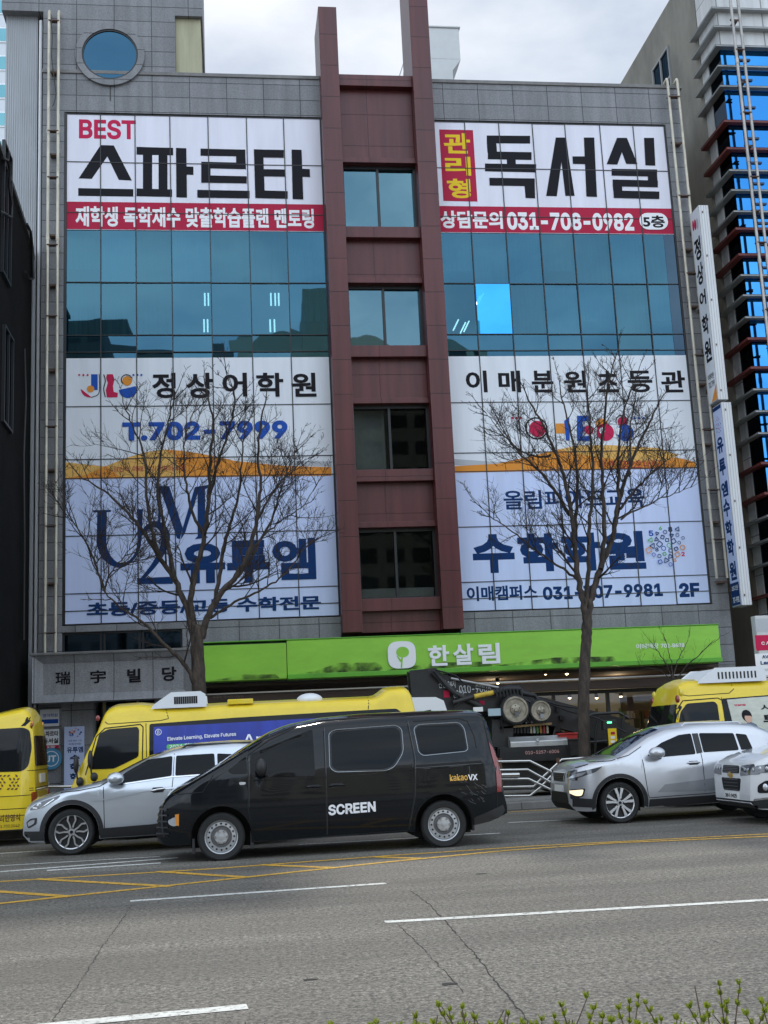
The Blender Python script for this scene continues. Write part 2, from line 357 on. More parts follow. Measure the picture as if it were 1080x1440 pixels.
GLASS_W = glazing('window_glass', (.12, .19, .21), (.13, .24, .29), .6, .01, .08)
GLASS_N = glazing('window_glass_neutral', (.62, .66, .65), (.018, .023, .023), .42, .01, .02)
GLASS_R = glazing('round_glass', (.02, .08, .13), (.04, .105, .165), .8, .02, .06)
BL = (4.5, 38, 0)
ob = root('office_building', BL, 'five storey grey granite office building with brown centre piers and blue glass', 'building')
mb = MB()
mb.box(-5.02, -4.42, 31.9, 32.5, .15, 19.62); mb.box(13.48, 13.98, 31.9, 32.5, 3.2, 19.62)
mb.box(-5.02, 2.93, 31.9, 32.5, 19.62, 20.82); mb.box(6.22, 13.98, 31.9, 32.5, 19.62, 20.82)
mb.box(-1.3, 2.93, 31.9, 32.5, 4.2, 4.9); mb.box(6.22, 13.48, 31.9, 32.5, 4.2, 4.9); mb.box(-4.42, -1.3, 31.9, 32.5, 4.72, 4.9); mb.box(-4.42, -1.3, 31.9, 32.5, 2.95, 4.0)
mb.box(13.35, 13.98, 31.92, 32.5, .15, 3.2)
# stair tower at the upper left and its overhanging cap
mb.box(-5.02, -1.26, 31.9, 36, 20.82, 22.78); mb.box(-6.2, -.46, 31.9, 36, 22.78, 26.5)
build('wall', mb, GRAN, ob)
mb = MB(); mb.box(-5.0, -4.6, 32.51, 46, .15, 20.8); mb.box(13.62, 13.97, 32.51, 46, .15, 20.8); mb.box(-5, 13.9, 45.6, 46, .15, 20.8); build('side_wall', mb, GRAN_S, ob)
mb = MB(); mb.box(-5.06, 2.93, 31.86, 32.55, 20.82, 20.93); mb.box(6.22, 14.12, 31.86, 32.55, 20.82, 20.93); build('coping', mb, mat('coping_stone', (.17, .165, .16), .6, var=.25, vscale=3), ob, bevel=.01)
mb = MB(); mb.box(-4.6, 13.6, 32.6, 45.6, 20.3, 20.5); build('roof', mb, mat('roof_concrete', (.2, .2, .2), .8), ob)
mb = MB(); mb.box(-1.255, -.52, 32.05, 34, 20.82, 22.775); build('roof_block', mb, mat('beige_render', (.42, .40, .27), .8, var=.15, vscale=1.2, stretch=(3, 3, .4)), ob)
mb = MB(); mb.box(-6.12, -5.22, 32.2, 40, .15, 22.78)
for k in range(14): mb.box(-6.10+k*.062, -6.07+k*.062, 32.17, 32.2, 3, 22.78)
build('ribbed_wall', mb, mat('ribbed_metal', (.42, .44, .46), .5, var=.1, vscale=2, stretch=(1, 1, .3)), ob)
mb = MB(); mb.tube([(-5.12, 32.1, .2), (-5.12, 32.1, 22.6)], .05, 8); build('downpipe', mb, mat('white_pipe', (.7, .71, .72), .4), ob, smooth=40)
# round window of the tower
c = at(155, 78, 31.9); mb = MB(); mb.lathe([(.80, -.02), (.80, -.09), (.985, -.09), (.985, .02)], (c.x, 31.9, c.z), 1, 56)
rw = build('round_window', mb, GRAN, ob, smooth=30)
mb = MB(); mb.lathe([(.001, -.03), (.76, -.03)], (c.x, 31.9, c.z), 1, 48); build('pane', mb, GLASS_R, rw)
mb = MB(); mb.lathe([(.75, -.02), (.75, -.06), (.802, -.06), (.802, -.02)], (c.x, 31.9, c.z), 1, 48); build('frame', mb, DARK, rw, smooth=30)
mb = MB(); mb.box(c.x-.012, c.x+.012, 31.885, 31.91, 20.0, c.z-.98); build('rust_streak', mb, mat('streak', (.05, .045, .04), .8), ob)
# brown centre frame
mb = MB(); mb.box(2.93, 3.47, 31.4, 33, 4.42, 22.9); build('pier', mb, BROWN, ob, bevel=.012)
mb = MB(); mb.box(5.65, 6.22, 31.4, 33, 4.42, 24.6); build('pier', mb, BROWN, ob, bevel=.012)
WZ = [(16.08, 18.1), (12.5, 14.39), (8.91, 10.82), (5.33, 7.29)]
edges = [20.82] + [z for a, b in WZ for z in (b, a)] + [4.43]
for i in range(0, 10, 2):
    mb = MB().box(3.47, 5.65, 31.85, 32.6, edges[i+1], edges[i])
    if i < 8: b = edges[i+1]; mb.box(3.47, 5.65, 31.7, 31.853, b+.003, b+.16)
    if i > 0: a = edges[i]; mb.box(3.47, 5.65, 31.62, 31.853, a-.34, a-.003)
    else: mb.box(3.47, 5.65, 31.62, 31.853, 20.5, 20.86)
    build('spandrel', mb, BROWN_S, ob, bevel=.01)
for a, b in WZ:
    mb = MB(); x0, x1 = 3.47, 5.65; xm = 4.53; F = .07
    for q in ((x0, x0+F, a, b), (x1-F, x1, a, b), (x0+F, x1-F, a, a+F), (x0+F, x1-F, b-F*1.3, b), (xm-.035, xm+.035, a+F, b-F*1.3)): mb.box(q[0], q[1], 31.93, 32.08, q[2], q[3])
    w = build('window', mb, DARK, ob)
    mb = MB(); t = rnd.uniform(-.004, .004)
    for u0, u1, yy in ((x0+F, xm-.035, 32.0), (xm+.035, x1-F, 32.03)): mb.quad((u0, yy, a+F), (u1, yy+t, a+F), (u1, yy+t, b-F), (u0, yy, b-F))
    build('pane', mb, GLASS_W if a > 12 else GLASS_N, w)
    mb = MB().box(x0+.05, xm-.1 if a > 8 else x1-.05, 32.3, 32.32, a+.1, b-.05 if a in (8.91,) else a+.35); build('blind', mb, mat('grey_blind', (.50, .51, .48), .8, var=.2, vscale=1.5), w)
# curtain walling
XL = [-4.38, -3.41, -2.44, -1.45, -.36, .75, 1.83, 2.93]; XRt = [6.2, 7.23, 8.27, 9.3, 10.31, 11.4, 12.45, 13.46]
ZG = [16.04, 14.47, 12.92, 12.43, 12.26]
for side, xs in (('l', XL), ('r', XRt)):
    mb = MB(); dk = MB()
    for i in range(7):
        for j in range(4):
            a, b = ZG[j+1], ZG[j]; e = [rnd.uniform(-.006, .006) for _ in range(3)]
            if side == 'r' and i == 1 and j == 1: continue
            q = [(xs[i], 31.955+e[0], a), (xs[i+1], 31.955+e[1], a), (xs[i+1], 31.955+e[1]+e[2], b), (xs[i], 31.955+e[0]+e[2], b)]
            if side == 'r' and i == 6: dk.quad((13.1, 31.944, a), (13.46, 31.944, a), (13.46, 31.944, b), (13.1, 31.944, b))  # darker sheet over the end panes paints in a dark interior
            mb.add(q, [(0, 1, 2, 3)], rnd.choice([0, 0, 1, 1, 2]))
    g = build('glass_panels', mb, [GLASS, GLASS_2, GLASS_3], ob)
    if dk.v: build('dark_interior_strip', dk, GLASS_D, ob)
    mb = MB()
    for i, x in enumerate(xs):
        w = .013 if 0 < i < 7 else .035
        mb.box(x-w, x+w, 31.912, 32.06, 4.93, 19.6)
    rows = [19.57, 18.09, 16.55, 14.47, 12.92, 12.43, 10.88, 9.4, 8.87, 7.29, 5.74, 5.28, 4.93]
    for z in rows:
        for i in range(7):
            jz = rnd.uniform(-.007, .007); mb.box(xs[i]+(.014 if i else .036), xs[i+1]-(.014 if i < 6 else .036), 31.914, 32.05, z-.011+jz, z+.011+jz)
    build('mullions', mb, DARK, ob)
a, b = 12.92, 14.47; mb = MB().quad((7.25, 31.93, a+.02), (8.25, 31.93, a+.02), (8.25, 31.90, b-.02), (7.25, 31.90, b-.02)); build('open_window', mb, GLASS_B, ob)
# rooms behind the glass
RM = mat('room_wall', (.40, .42, .42), .9, var=.1, vscale=.7); mb = MB(); mb.box(-4.5, 13.5, 35.5, 35.7, .2, 20.2)
for z in (19.9, 16.3, 12.0, 8.7, 4.6): mb.box(-4.5, 13.5, 32.7, 35.5, z, z+.25)
for x in (2.95, 6.1): mb.box(x, x+.1, 32.7, 35.5, 4.9, 20)
build('interior_wall', mb, RM, ob)
mb = MB()
for xs in (XL, XRt):
    for i in range(7):
        for j in (0, 1):
            if j == 1 and ((xs is XL and i in (3, 4, 5)) or (xs is XRt and i in (0, 1))): continue
            h = ZG[j+1]+rnd.choice([.02, .02, .05, .5])
            mb.box(xs[i]+.04, xs[i+1]-.04, 32.2, 32.21, h, ZG[j]-.02)
build('blinds', mb, mat('pale_blinds', (.60, .60, .57), .8, var=.5, vscale=1.2, stretch=(7, 1, .3)), ob)
LAMP = mat('lit_tube', (1, 1, 1), emit=(1, .97, .9), estr=3)
for n, (px, py) in enumerate(((288, 421), (293, 421), (381, 421), (387, 421), (392, 421), (287, 458), (292, 458), (380, 458), (386, 458))):
    p = at(px, py, 32.6); mb = MB().box(p.x-.022, p.x+.022, 32.58, 32.62, p.z-.19, p.z+.19, 0)
    build('lamp_tube', mb, LAMP, ob)
for px, py in ((651, 461), (656, 459), (672, 423), (676, 420), (641, 457)):
    p = at(px, py, 32.6); mb = MB().tube([(p.x-.09, 32.6, p.z-.17), (p.x+.09, 32.6, p.z+.17)], .022, 5); build('lamp_tube', mb, LAMP, ob)
# first-floor strip window behind the stone sign
mb = MB()
for x0, x1 in ((-4.42, -3.4), (-3.36, -2.4), (-2.36, -1.3)): mb.box(x0, x0+.05, 31.96, 32.05, 4, 4.72); mb.box(x1-.05, x1, 31.96, 32.05, 4, 4.72); mb.box(x0+.05, x1-.05, 31.96, 32.05, 4, 4.05); mb.box(x0+.05, x1-.05, 31.96, 32.05, 4.67, 4.72)
sw = build('strip_window', mb, DARK, ob); mb = MB().quad((-4.42, 32.02, 4), (-1.3, 32.02, 4), (-1.3, 32.02, 4.72), (-4.42, 32.02, 4.72)); build('pane', mb, GLASS_D, sw)
# shop front on the ground floor
WOOD = mat('dark_brown_wood', (.05, .026, .018), .5, var=.25, vscale=2, stretch=(1, 1, 6)); SHB = mat('shop_wall', (.06, .04, .03), .8, var=.2, vscale=1)
mb = MB(); mb.box(-.8, 13.3, 37.5, 37.7, .15, 3.2); mb.box(-.8, 13.35, 31.6, 37.5, 3.12, 3.2); mb.box(-.9, -.8, 31.9, 37.5, .15, 3.2); build('shop_interior', mb, SHB, ob)
mb = MB(); mb.box(-.8, 13.35, 31.55, 31.75, 2.66, 2.9); build('fascia', mb, WOOD, ob, bevel=.01)
mb = MB(); mb.box(-.8, 13.35, 31.5, 31.54, 2.93, 2.965); build('awning_rail', mb, mat('steel', (.5, .5, .5), .35, 1), ob)
mb = MB()
for x in (-.8, 1.4, 3.6, 5.8, 7.3, 8.75, 10.3, 11.8, 13.28): mb.box(x, x+.09, 32.3, 32.4, .15, 2.66)
mb.box(-.71, 13.28, 32.31, 32.39, 2.56, 2.66); mb.box(-.71, 13.28, 32.31, 32.39, .15, .4)
sf = build('shop_window', mb, DARK, ob); mb = MB().quad((-.75, 32.35, .4), (13.3, 32.35, .4), (13.3, 32.35, 2.6), (-.75, 32.35, 2.6)); build('pane', mb, glazing('shop_glass', (.72, .72, .72), (.8, .8, .8), .05, .01), sf)
GOODS = [mat('goods_%s' % n, tuple(q*.6 for q in c_), .7) for n, c_ in (('cream', (.55, .5, .38)), ('green', (.12, .3, .1)), ('red', (.4, .05, .04)), ('white', (.6, .6, .58)), ('orange', (.55, .22, .04)))]
for sx in (7.4, 9.0, 10.6, 12.0):
    r = root('shop_shelf', (sx+.6, 34.45, .15), 'wooden shelf unit packed with coloured goods inside the shop', 'shelf', 'shelves inside the shop'); mb = MB()
    for z in (.5, .95, 1.4, 1.85): mb.box(sx, sx+1.25, 34.2, 34.7, z-.03, z)
    mb.box(sx-.04, sx-.005, 34.2, 34.7, .15, 2.1); mb.box(sx+1.255, sx+1.29, 34.2, 34.7, .15, 2.1); build('shelf_frame', mb, WOOD, r)
    for z in (.5, .95, 1.4, 1.85):
        mb = MB(); x = sx+.03
        while x < sx+1.1: w = rnd.uniform(.06, .2); mb.box(x, x+w, 34.22, 34.5, z+.001, z+rnd.uniform(.15, .33), rnd.randrange(5)); x += w+.012
        build('goods_row', mb, GOODS, r)
mb = MB(); p = at(873, 993, 33.4); q = at(908, 985, 33.4); mb.box(p.x, q.x+.4, 33.4, 33.42, p.z-.15, p.z+.25); build('menu_board', mb, mat('brown_board', (.14, .06, .03), .6, var=.2), ob)
BULB = mat('warm_bulb', (1, .8, .5), emit=(1, .72, .38), estr=7)
for i, (px, py, Y) in enumerate(((767, 947, 31.75), (797, 947, 31.75), (801, 981, 34.0), (839, 981, 34.0), (873, 979, 34.0), (744, 982, 34.5), (700, 960, 33.0))):
    p = at(px, py, Y); mb = MB().ball(p, .045, 6); o = build('spotlight', mb, BULB, org=p, label=['warm spotlight under the green sign left of the tree trunk', 'warm spotlight under the green sign close beside the tree trunk', 'small warm lamp inside the shop left of the tree trunk', 'small warm lamp inside the shop right of the tree trunk', 'small warm lamp inside the shop beside the brown board', 'small warm lamp inside the shop above the silver tool box', 'warm lamp behind the tow truck boom'][i], cat='lamp', group='warm lamps of the shop')
    mb = MB().lathe([(.05, .0), (.065, .09), (.05, .12)], (p.x, p.y, p.z), 2, 12); build('housing', mb, DARK, o)
for x in (7.5, 11.2):
    l = bpy.data.lights.new('shop_lamp', 'POINT'); l.energy = 16; l.color = (1, .75, .45); l.shadow_soft_size = .2
    lo = bpy.data.objects.new('shop_lamp', l); COL.objects.link(lo); lo.location = (x, 34, 2.85)
# entrance at the left
for x0, x1 in ((-4.42, -3.62), (-2.05, -.9)): mb = MB().box(x0, x1, 31.95, 32.6, .15, 2.95); build('entrance_wall', mb, panelled('entrance_stone', (.25, .25, .255), .62, .9, .012, .25), ob)
mb = MB(); mb.box(-3.62, -2.05, 33.2, 33.3, .15, 2.95); en = build('entrance_door', mb, GLASS_D, ob); mb = MB(); mb.box(-3.5, -3.42, 33.1, 33.19, .15, 2.95); mb.box(-2.6, -2.54, 33.1, 33.19, .15, 2.95); mb.box(-3.42, -2.6, 33.1, 33.19, 2.2, 2.28); build('frame', mb, mat('brass', (.45, .38, .22), .4, .8), en)

# ================================================================== big window banners
WHT = mat('banner_white', (.72, .715, .80), .5, var=.075, vscale=.8, stretch=(2.6, 1, .3)); LIL = mat('banner_pale_blue', (.54, .62, .86), .5, var=.075, vscale=.8, stretch=(2.6, 1, .3))
WHT2 = mat('banner_cool_white', (.70, .73, .78), .5, var=.075, vscale=.8, stretch=(2.6, 1, .3))
RED = mat('banner_red', (.42, .022, .06), .6, spec=.12); INK = mat('ink_black', (.013, .012, .016), .6, spec=.12); NAVY = mat('ink_navy', (.006, .035, .13), .6, spec=.12); BLUE = mat('ink_blue', (.02, .085, .40), .6, spec=.12)
YEL = mat('ink_yellow', (.78, .55, .03), .6, spec=.12); PWHITE = mat('print_white', (.80, .80, .82), .5); CRIM = mat('ink_crimson', (.52, .02, .08), .6, spec=.12); ORNG = mat('ink_orange', (.70, .27, .045), .6, spec=.12); LORNG = mat('ink_light_orange', (.72, .42, .12), .6, spec=.12); PALE = mat('ink_pale_grey', (.45, .47, .50), .6, spec=.12); GRN = mat('ink_green', (.1, .4, .1), .6, spec=.12)
INKS = [INK, RED, PWHITE, YEL, CRIM, BLUE, ORNG, LORNG, NAVY, PALE, GRN]; K, RD, WH, YE, CRM, BU, OR, LO, NV, PL, GN = range(11)
YB = 31.93
def banner(x0, x1, z0, z1, m, label, group='banners on the office windows'):
    mb = MB().box(x0, x1, YB, 31.97, z0, z1); r = root('window_banner', ((x0+x1)/2, YB, z0), label, 'banner', group); build('banner_sheet', mb, m, r); return r
LX0, LX1, RX0, RX1 = -4.34, 2.89, 6.24, 13.42
# --- top left
r = banner(LX0, LX1, 16.04, 19.57, WHT, 'white and red banner with huge black four-syllable word above the left windows'); mb = MB()
a = at(92, 324, YB); mb.flat([(LX0, YB, 16.05), (LX1, YB, 16.05), (LX1, YB, 16.88), (LX0, YB, 16.88)], RD)
Z1 = 2.0
for poly in ([(283, 408), (320, 409), (371, 508), (334, 506), (302, 440), (258, 503), (221, 502)], [(220, 529), (375, 532), (375, 553), (220, 551)],
             [(384, 413), (487, 416), (487, 437), (384, 435)], [(402, 435), (428, 435), (428, 533), (402, 532)], [(446, 436), (471, 437), (471, 534), (446, 533)], [(384, 530), (484, 533), (484, 554), (384, 552)],
             [(495, 416), (524, 417), (526, 556), (496, 555)], [(522, 468), (544, 469), (544, 492), (522, 491)],
             [(564, 418), (690, 421), (690, 440), (564, 438)], [(664, 438), (690, 439), (691, 460), (664, 459)], [(566, 455), (691, 458), (692, 476), (566, 473)], [(566, 471), (592, 472), (592, 497), (566, 496)], [(566, 493), (694, 496), (694, 516), (566, 514)], [(555, 534), (702, 537), (702, 558), (555, 556)],
             [(714, 420), (740, 421), (745, 558), (718, 557)], [(738, 421), (798, 422), (798, 444), (738, 443)], [(738, 476), (800, 477), (801, 497), (740, 496)], [(741, 536), (809, 538), (809, 559), (742, 558)],
             [(820, 421), (848, 422), (853, 561), (823, 560)], [(846, 475), (871, 476), (872, 498), (847, 497)]): fpoly(mb, poly, YB-.003, K, Z1)
fword(mb, 'BEST', (111, 195, 191, 169), YB-.003, CRM, .028); fword(mb, '재학생 독학재수 맞출학습플랜 멘토링', (106, 318.5, 441, 293.5), YB-.006, WH, .034)
build('lettering', mb, INKS, r)
# --- top right
r = banner(RX0, RX1, 16.05, 19.56, WHT, 'white and red banner with red box and phone number above the right windows'); mb = MB()
mb.flat([(RX0, YB, 16.06), (RX1, YB, 16.06), (RX1, YB, 16.88), (RX0, YB, 16.88)], RD); O = (540, 0)
fpoly(mb, [(155, 364), (250, 366), (263, 567), (167, 565)], YB-.003, RD, 2, O)
for t, q in (('관', (624, 216, 661, 187)), ('리', (626, 247, 662, 220)), ('형', (629, 279, 662, 251))): fword(mb, t, q, YB-.006, YE, .05)
for poly in ([(289, 381), (411, 382), (411, 404), (289, 403)], [(289, 401), (316, 402), (318, 430), (291, 429)], [(292, 426), (415, 428), (415, 450), (292, 448)], [(345, 446), (370, 447), (371, 465), (346, 464)], [(284, 460), (428, 462), (428, 485), (284, 482)], [(296, 500), (424, 502), (424, 524), (297, 522)], [(395, 520), (424, 521), (425, 558), (398, 557)],
             [(483, 387), (512, 387), (519, 440), (536, 551), (510, 551), (499, 455), (486, 552), (456, 551)], [(562, 387), (591, 387), (599, 554), (569, 553)], [(530, 440), (566, 440), (567, 462), (531, 461)],
             [(655, 388), (683, 388), (713, 462), (681, 461), (669, 428), (656, 463), (626, 462)], [(731, 388), (759, 388), (763, 466), (735, 465)], [(640, 475), (768, 477), (768, 497), (640, 494)], [(742, 495), (768, 496), (769, 510), (742, 509)], [(643, 505), (770, 508), (770, 527), (643, 524)], [(643, 522), (669, 523), (670, 540), (645, 539)], [(645, 536), (774, 539), (774, 560), (646, 557)]): fpoly(mb, poly, YB-.003, K, 2, O)
fword(mb, '상담문의', (620, 321, 706, 297), YB-.006, WH, .035); fword(mb, '031-708-0982', (714, 323, 890, 300), YB-.006, WH, .036)
a0 = at(900, 323, YB); b0 = at(938, 300, YB); h = (b0.z-a0.z)/2; pts = [(a0.x+h+h*math.cos(t), YB-.006, a0.z+h+h*math.sin(t)) for t in [R_(90+180*k/10) for k in range(11)]] + [(b0.x-h+h*math.cos(t), YB-.006, a0.z+h+h*math.sin(t)) for t in [R_(-90+180*k/10) for k in range(11)]]
mb.flat(pts, WH); fword(mb, '5층', (905, 320, 934, 303), YB-.020, K, .035)
build('lettering', mb, INKS, r)
# --- third floor, left
def wave(mb, pts, Y, mi): mb.flat([at(x, y, Y) for x, y in pts], mi)
r = banner(LX0, LX1, 8.87, 12.26, WHT2, 'white banner with coloured three-letter logo and orange hill stripe on the left windows'); mb = MB(); Yp = YB-.003
wave(mb, [(92, 650), (140, 655), (200, 660), (200, 672.5), (92, 674)], Yp, LO); wave(mb, [(92, 672), (120, 668), (150, 655), (180, 643), (205, 636), (230, 632), (258, 634), (300, 641), (330, 648), (400, 655), (466, 657), (466, 669), (280, 671), (92, 674)], Yp, OR)
wave(mb, [(150, 655), (180, 643), (205, 636), (230, 632), (245, 640), (250, 655), (256, 671), (180, 672), (165, 668)], Yp, LO); wave(mb, [(330, 646), (400, 648), (466, 649), (466, 656), (400, 654)], Yp, PL)
S = 2.7; O = (80, 480); z = dict(z=S, o=O)
fpoly(mb, [(130, 125), (155, 125), (155, 185), (130, 185)], Yp, BU, S, O); fdisc(mb, (126, 180), 35, Yp, CRM, 180, 280, **z); fdisc(mb, (128, 181), 14, Yp, OR, **z)
fstroke(mb, [(161, 124, 3), (162, 180, 3), (155, 203, 3), (130, 213, 3)], Yp-.002, K, S, O); fstroke(mb, [(178, 126, 4), (184, 150, 4), (178, 180, 4), (184, 212, 4)], Yp-.002, K, S, O)
fpoly(mb, [(190, 125), (213, 125), (219, 145), (213, 170), (216, 192), (232, 196), (230, 213), (190, 213), (186, 185), (194, 158), (187, 140)], Yp, CRM, S, O)
fdisc(mb, (269, 184), 33, Yp-.002, BU, 180, 385, **z); fdisc(mb, (267, 150), 19, Yp, OR, **z); fdisc(mb, (265, 146), 22, Yp-.002, K, 20, 230, ring=.16, **z)
for x in (85, 101, 117): fdisc(mb, (x, 128), 4, Yp, CRM, **z)
for x in (291, 306, 321): fdisc(mb, (x, 128), 4, Yp, BU, **z)
for t, x0, x1 in zip('정상어학원', (214, 262, 313, 361, 410), (247, 300, 347, 398, 444)): fword(mb, t, (x0, 560 if t in '정상' else 558, x1, 524), Yp-.012, K, .028)
fword(mb, 'T.702-7999', (172, 620, 404, 591), Yp-.014, BU, .04); fword(mb, '당신의 미래 여기까지의 시작', (160, 664, 262, 654), Yp-.018, RD, .0)
build('lettering', mb, INKS, r)
# --- third floor, right
r = banner(RX0, RX1, 8.86, 12.26, WHT2, 'white banner with coloured dotted logo and orange hill stripe on the right windows'); mb = MB()
wave(mb, [(633, 645), (690, 649), (720, 650), (720, 656), (633, 654)], Yp, PL); wave(mb, [(633, 656), (700, 652), (745, 642), (785, 632), (815, 626), (840, 630), (900, 636), (960, 645), (978, 650), (978, 658), (633, 665)], Yp, OR)
wave(mb, [(785, 632), (815, 626), (860, 626), (925, 630), (955, 640), (930, 650), (880, 648), (820, 640)], Yp, LO)
for t, x0, x1 in zip('이매분원초등관', (656, 702, 749, 794, 842, 884, 931), (684, 731, 777, 824, 868, 916, 962)): fword(mb, t, (x0, 552, x1, 521), Yp-.004, K, .028)
S = 2.77; O = (620, 480); z = dict(z=S, o=O)
fdisc(mb, (372, 339), 44, Yp, K, ring=.13, **z); fdisc(mb, (376, 341), 32, Yp-.001, CRM, **z); fpoly(mb, [(448, 320), (486, 320), (486, 360), (448, 358)], Yp, OR, S, O)
fpoly(mb, [(480, 310), (500, 293), (502, 386), (487, 386)], Yp, BU, S, O); fpoly(mb, [(530, 290), (580, 290), (580, 310), (552, 312), (552, 332), (578, 333), (578, 352), (552, 352), (552, 370), (582, 368), (582, 388), (530, 388)], Yp, BU, S, O)
fdisc(mb, (577, 345), 18, Yp-.004, CRM, **z); fdisc(mb, (628, 325), 24, Yp-.004, OR, **z); fdisc(mb, (640, 354), 34, Yp-.004, CRM, **z); fdisc(mb, (627, 348), 12, Yp-.006, WH, **z)
fdisc(mb, (708, 314), 20, Yp-.004, CRM, **z); fdisc(mb, (718, 356), 33, Yp-.004, BU, **z); fdisc(mb, (690, 350), 14, Yp-.008, WH, **z); fdisc(mb, (705, 312), 25, Yp-.006, K, 0, 200, ring=.14, **z)
for x in (278, 295, 311): fdisc(mb, (x, 299), 5, Yp, CRM, **z)
for x in (754, 771, 789): fdisc(mb, (x, 299), 5, Yp, BU, **z)
fword(mb, '더 큰 세상으로 나가기', (845, 660, 930, 646), Yp-.016, RD, 0)
build('lettering', mb, INKS, r)
# --- second floor, left
r = banner(LX0, LX1, 4.93, 8.86, LIL, 'pale blue banner with tall navy serif letters and rounded navy words on the left windows'); mb = MB(); S, O = 2.0, (0, 640)
fstroke(mb, [(287, 156, 27), (286, 210, 27), (287, 255, 27), (303, 290, 22), (333, 310, 14), (362, 302, 9), (384, 276, 9), (392, 240, 12), (394, 152, 16)], Yp, NV, S, O); fpoly(mb, [(262, 155), (312, 154), (312, 160), (262, 161)], Yp, NV, S, O)
fpoly(mb, [(384, 152), (403, 152), (403, 157), (384, 157)], Yp, NV, S, O)
fstroke(mb, [(404, 226, 12), (412, 206, 14), (434, 194, 17), (456, 204, 22), (466, 232, 25), (456, 270, 20), (432, 310, 14), (398, 350, 9)], Yp-.002, NV, S, O); fpoly(mb, [(386, 346), (480, 342), (488, 330), (486, 362), (386, 363)], Yp-.003, NV, S, O)
fpoly(mb, [(436, 87), (476, 87), (514, 205), (506, 236), (498, 234), (452, 97), (452, 180), (447, 205), (444, 205), (446, 95), (436, 93)], Yp-.005, NV, S, O); fpoly(mb, [(508, 238), (514, 205), (548, 90), (585, 84), (585, 92), (577, 96), (577, 225), (586, 232), (548, 236), (556, 228), (556, 108), (520, 220)], Yp-.006, NV, S, O)
for t, x0, x1, y1, y0 in (('유', 254, 316, 763, 821), ('투', 320, 378, 759, 820), ('엠', 384, 443, 756, 816)): fword(mb, t, (x0, y0, x1, y1), Yp-.012, NV, .034 if t == '엠' else .05)
fword(mb, '초등/중등/고등 수학전문', (122, 867.5, 451, 837), Yp-.014, NV, .035)
build('lettering', mb, INKS, r)
# --- second floor, right
r = banner(RX0, RX1, 4.93, 8.85, LIL, 'pale blue banner with bold navy words and number-cloud emblem on the right windows'); mb = MB()
fword(mb, '올림피아드교육', (709, 717, 905, 686), Yp, NV, .022)
for t, x0, x1, y1, y0 in (('수', 666, 722, 750, 807), ('학', 730, 784, 749, 805), ('학', 792, 843, 748, 804), ('원', 848, 905, 746, 802)): fword(mb, t, (x0, y0, x1, y1), Yp, NV, .056)
fword(mb, '이매캠퍼스', (657, 846, 755, 822), Yp, NV, .032); fword(mb, '031-707-9981', (764, 844, 931, 820), Yp, NV, .038); fword(mb, '2F', (956, 840, 983, 819), Yp, NV, .045)
rr = random.Random(5); CC = (937.5, 767)
for k in range(34):
    an = rr.uniform(0, 6.28); rad = 28*math.sqrt((k+.5)/34); an = k*2.39996; x, y = CC[0]+rad*math.cos(an), CC[1]+rad*math.sin(an); s = rr.uniform(2.2, 3.8); c_ = rr.choice([CRM, BU, NV, NV, OR, NV, GN]); kind = rr.randrange(4)
    if kind == 0: fdisc(mb, (x, y), s, Yp, c_, ring=.3, n=14)
    elif kind == 3: fword(mb, rr.choice('368925+x'), (x-s*.8, y+s*1.1, x+s*.8, y-s*1.1), Yp-.002, c_, .03)
    else:
        n = 4 if kind == 1 else 3; t0 = rr.uniform(0, 2); P = [(x+s*1.25*math.cos(t0+2*math.pi*i/n), y+s*1.25*math.sin(t0+2*math.pi*i/n)) for i in range(n)]
        for i in range(n): fstroke(mb, [(*P[i], 1.1), (*P[(i+1) % n], 1.1)], Yp, c_)
build('lettering', mb, INKS, r)
# ================================================================== stone and shop signs of the ground floor
r = root('stone_sign', (-3, 30.9, 2.9), 'grey granite name sign with black building name above the left entrance', 'sign')
SG = panelled('sign_granite', (.27, .27, .28), .98, 3, .012, .3, off=(0, .5), speck=.3)
mb = MB(); mb.box(-4.75, -1.25, 31.0, 31.9, 3.08, 3.86)
o_ = [(-5.0, 2.88), (-1.02, 2.88), (-1.02, 4.06), (-5.0, 4.06)]; i_ = [(-4.75, 3.08), (-1.25, 3.08), (-1.25, 3.86), (-4.75, 3.86)]
for k in range(4):
    a, b, c, d = o_[k], o_[(k+1) % 4], i_[(k+1) % 4], i_[k]; mb.quad((a[0], 30.85, a[1]), (b[0], 30.85, b[1]), (c[0], 30.998, c[1]), (d[0], 30.998, d[1])); mb.quad((a[0], 30.85, a[1]), (b[0], 30.85, b[1]), (b[0], 31.9, b[1]), (a[0], 31.9, a[1]))
build('stone_slab', mb, SG, r)
mb = MB(); Ys = 30.985
for t, q, bo in (('瑞', (78, 963, 99, 944), .018), ('宇', (127, 961, 149, 942), .022), ('빌', (179, 960, 198, 940), .03), ('당', (228, 958, 248, 937), .03)): fword(mb, t, q, Ys, 0, bo)
build('lettering', mb, INK, r)
r = root('stone_ledge', (-3, 31.2, 4.06), 'thin worn stone ledge capping the granite name sign', 'ledge'); mb = MB().box(-5.06, -1.0, 30.8, 31.9, 4.062, 4.13); build('ledge_stone', mb, MATS['coping_stone'], r, bevel=.015)
GREEN = mat('sign_green', (.25, .55, .045), .42, var=.10, vscale=.9, stretch=(1, 1, 3)); GREEN2 = mat('sign_green_edge', (.10, .36, .02), .45, var=.15, vscale=2)
r = root('shop_sign', (6.2, 30.9, 3.2), 'long bright green shop sign with white round emblem and white letters', 'sign')
mb = MB(); mb.box(-.78, 1.39, 30.82, 31.5, 3.24, 4.16); mb.box(1.4, 13.12, 30.8, 31.5, 3.22, 4.22); build('sign_box', mb, GREEN, r, bevel=.015)
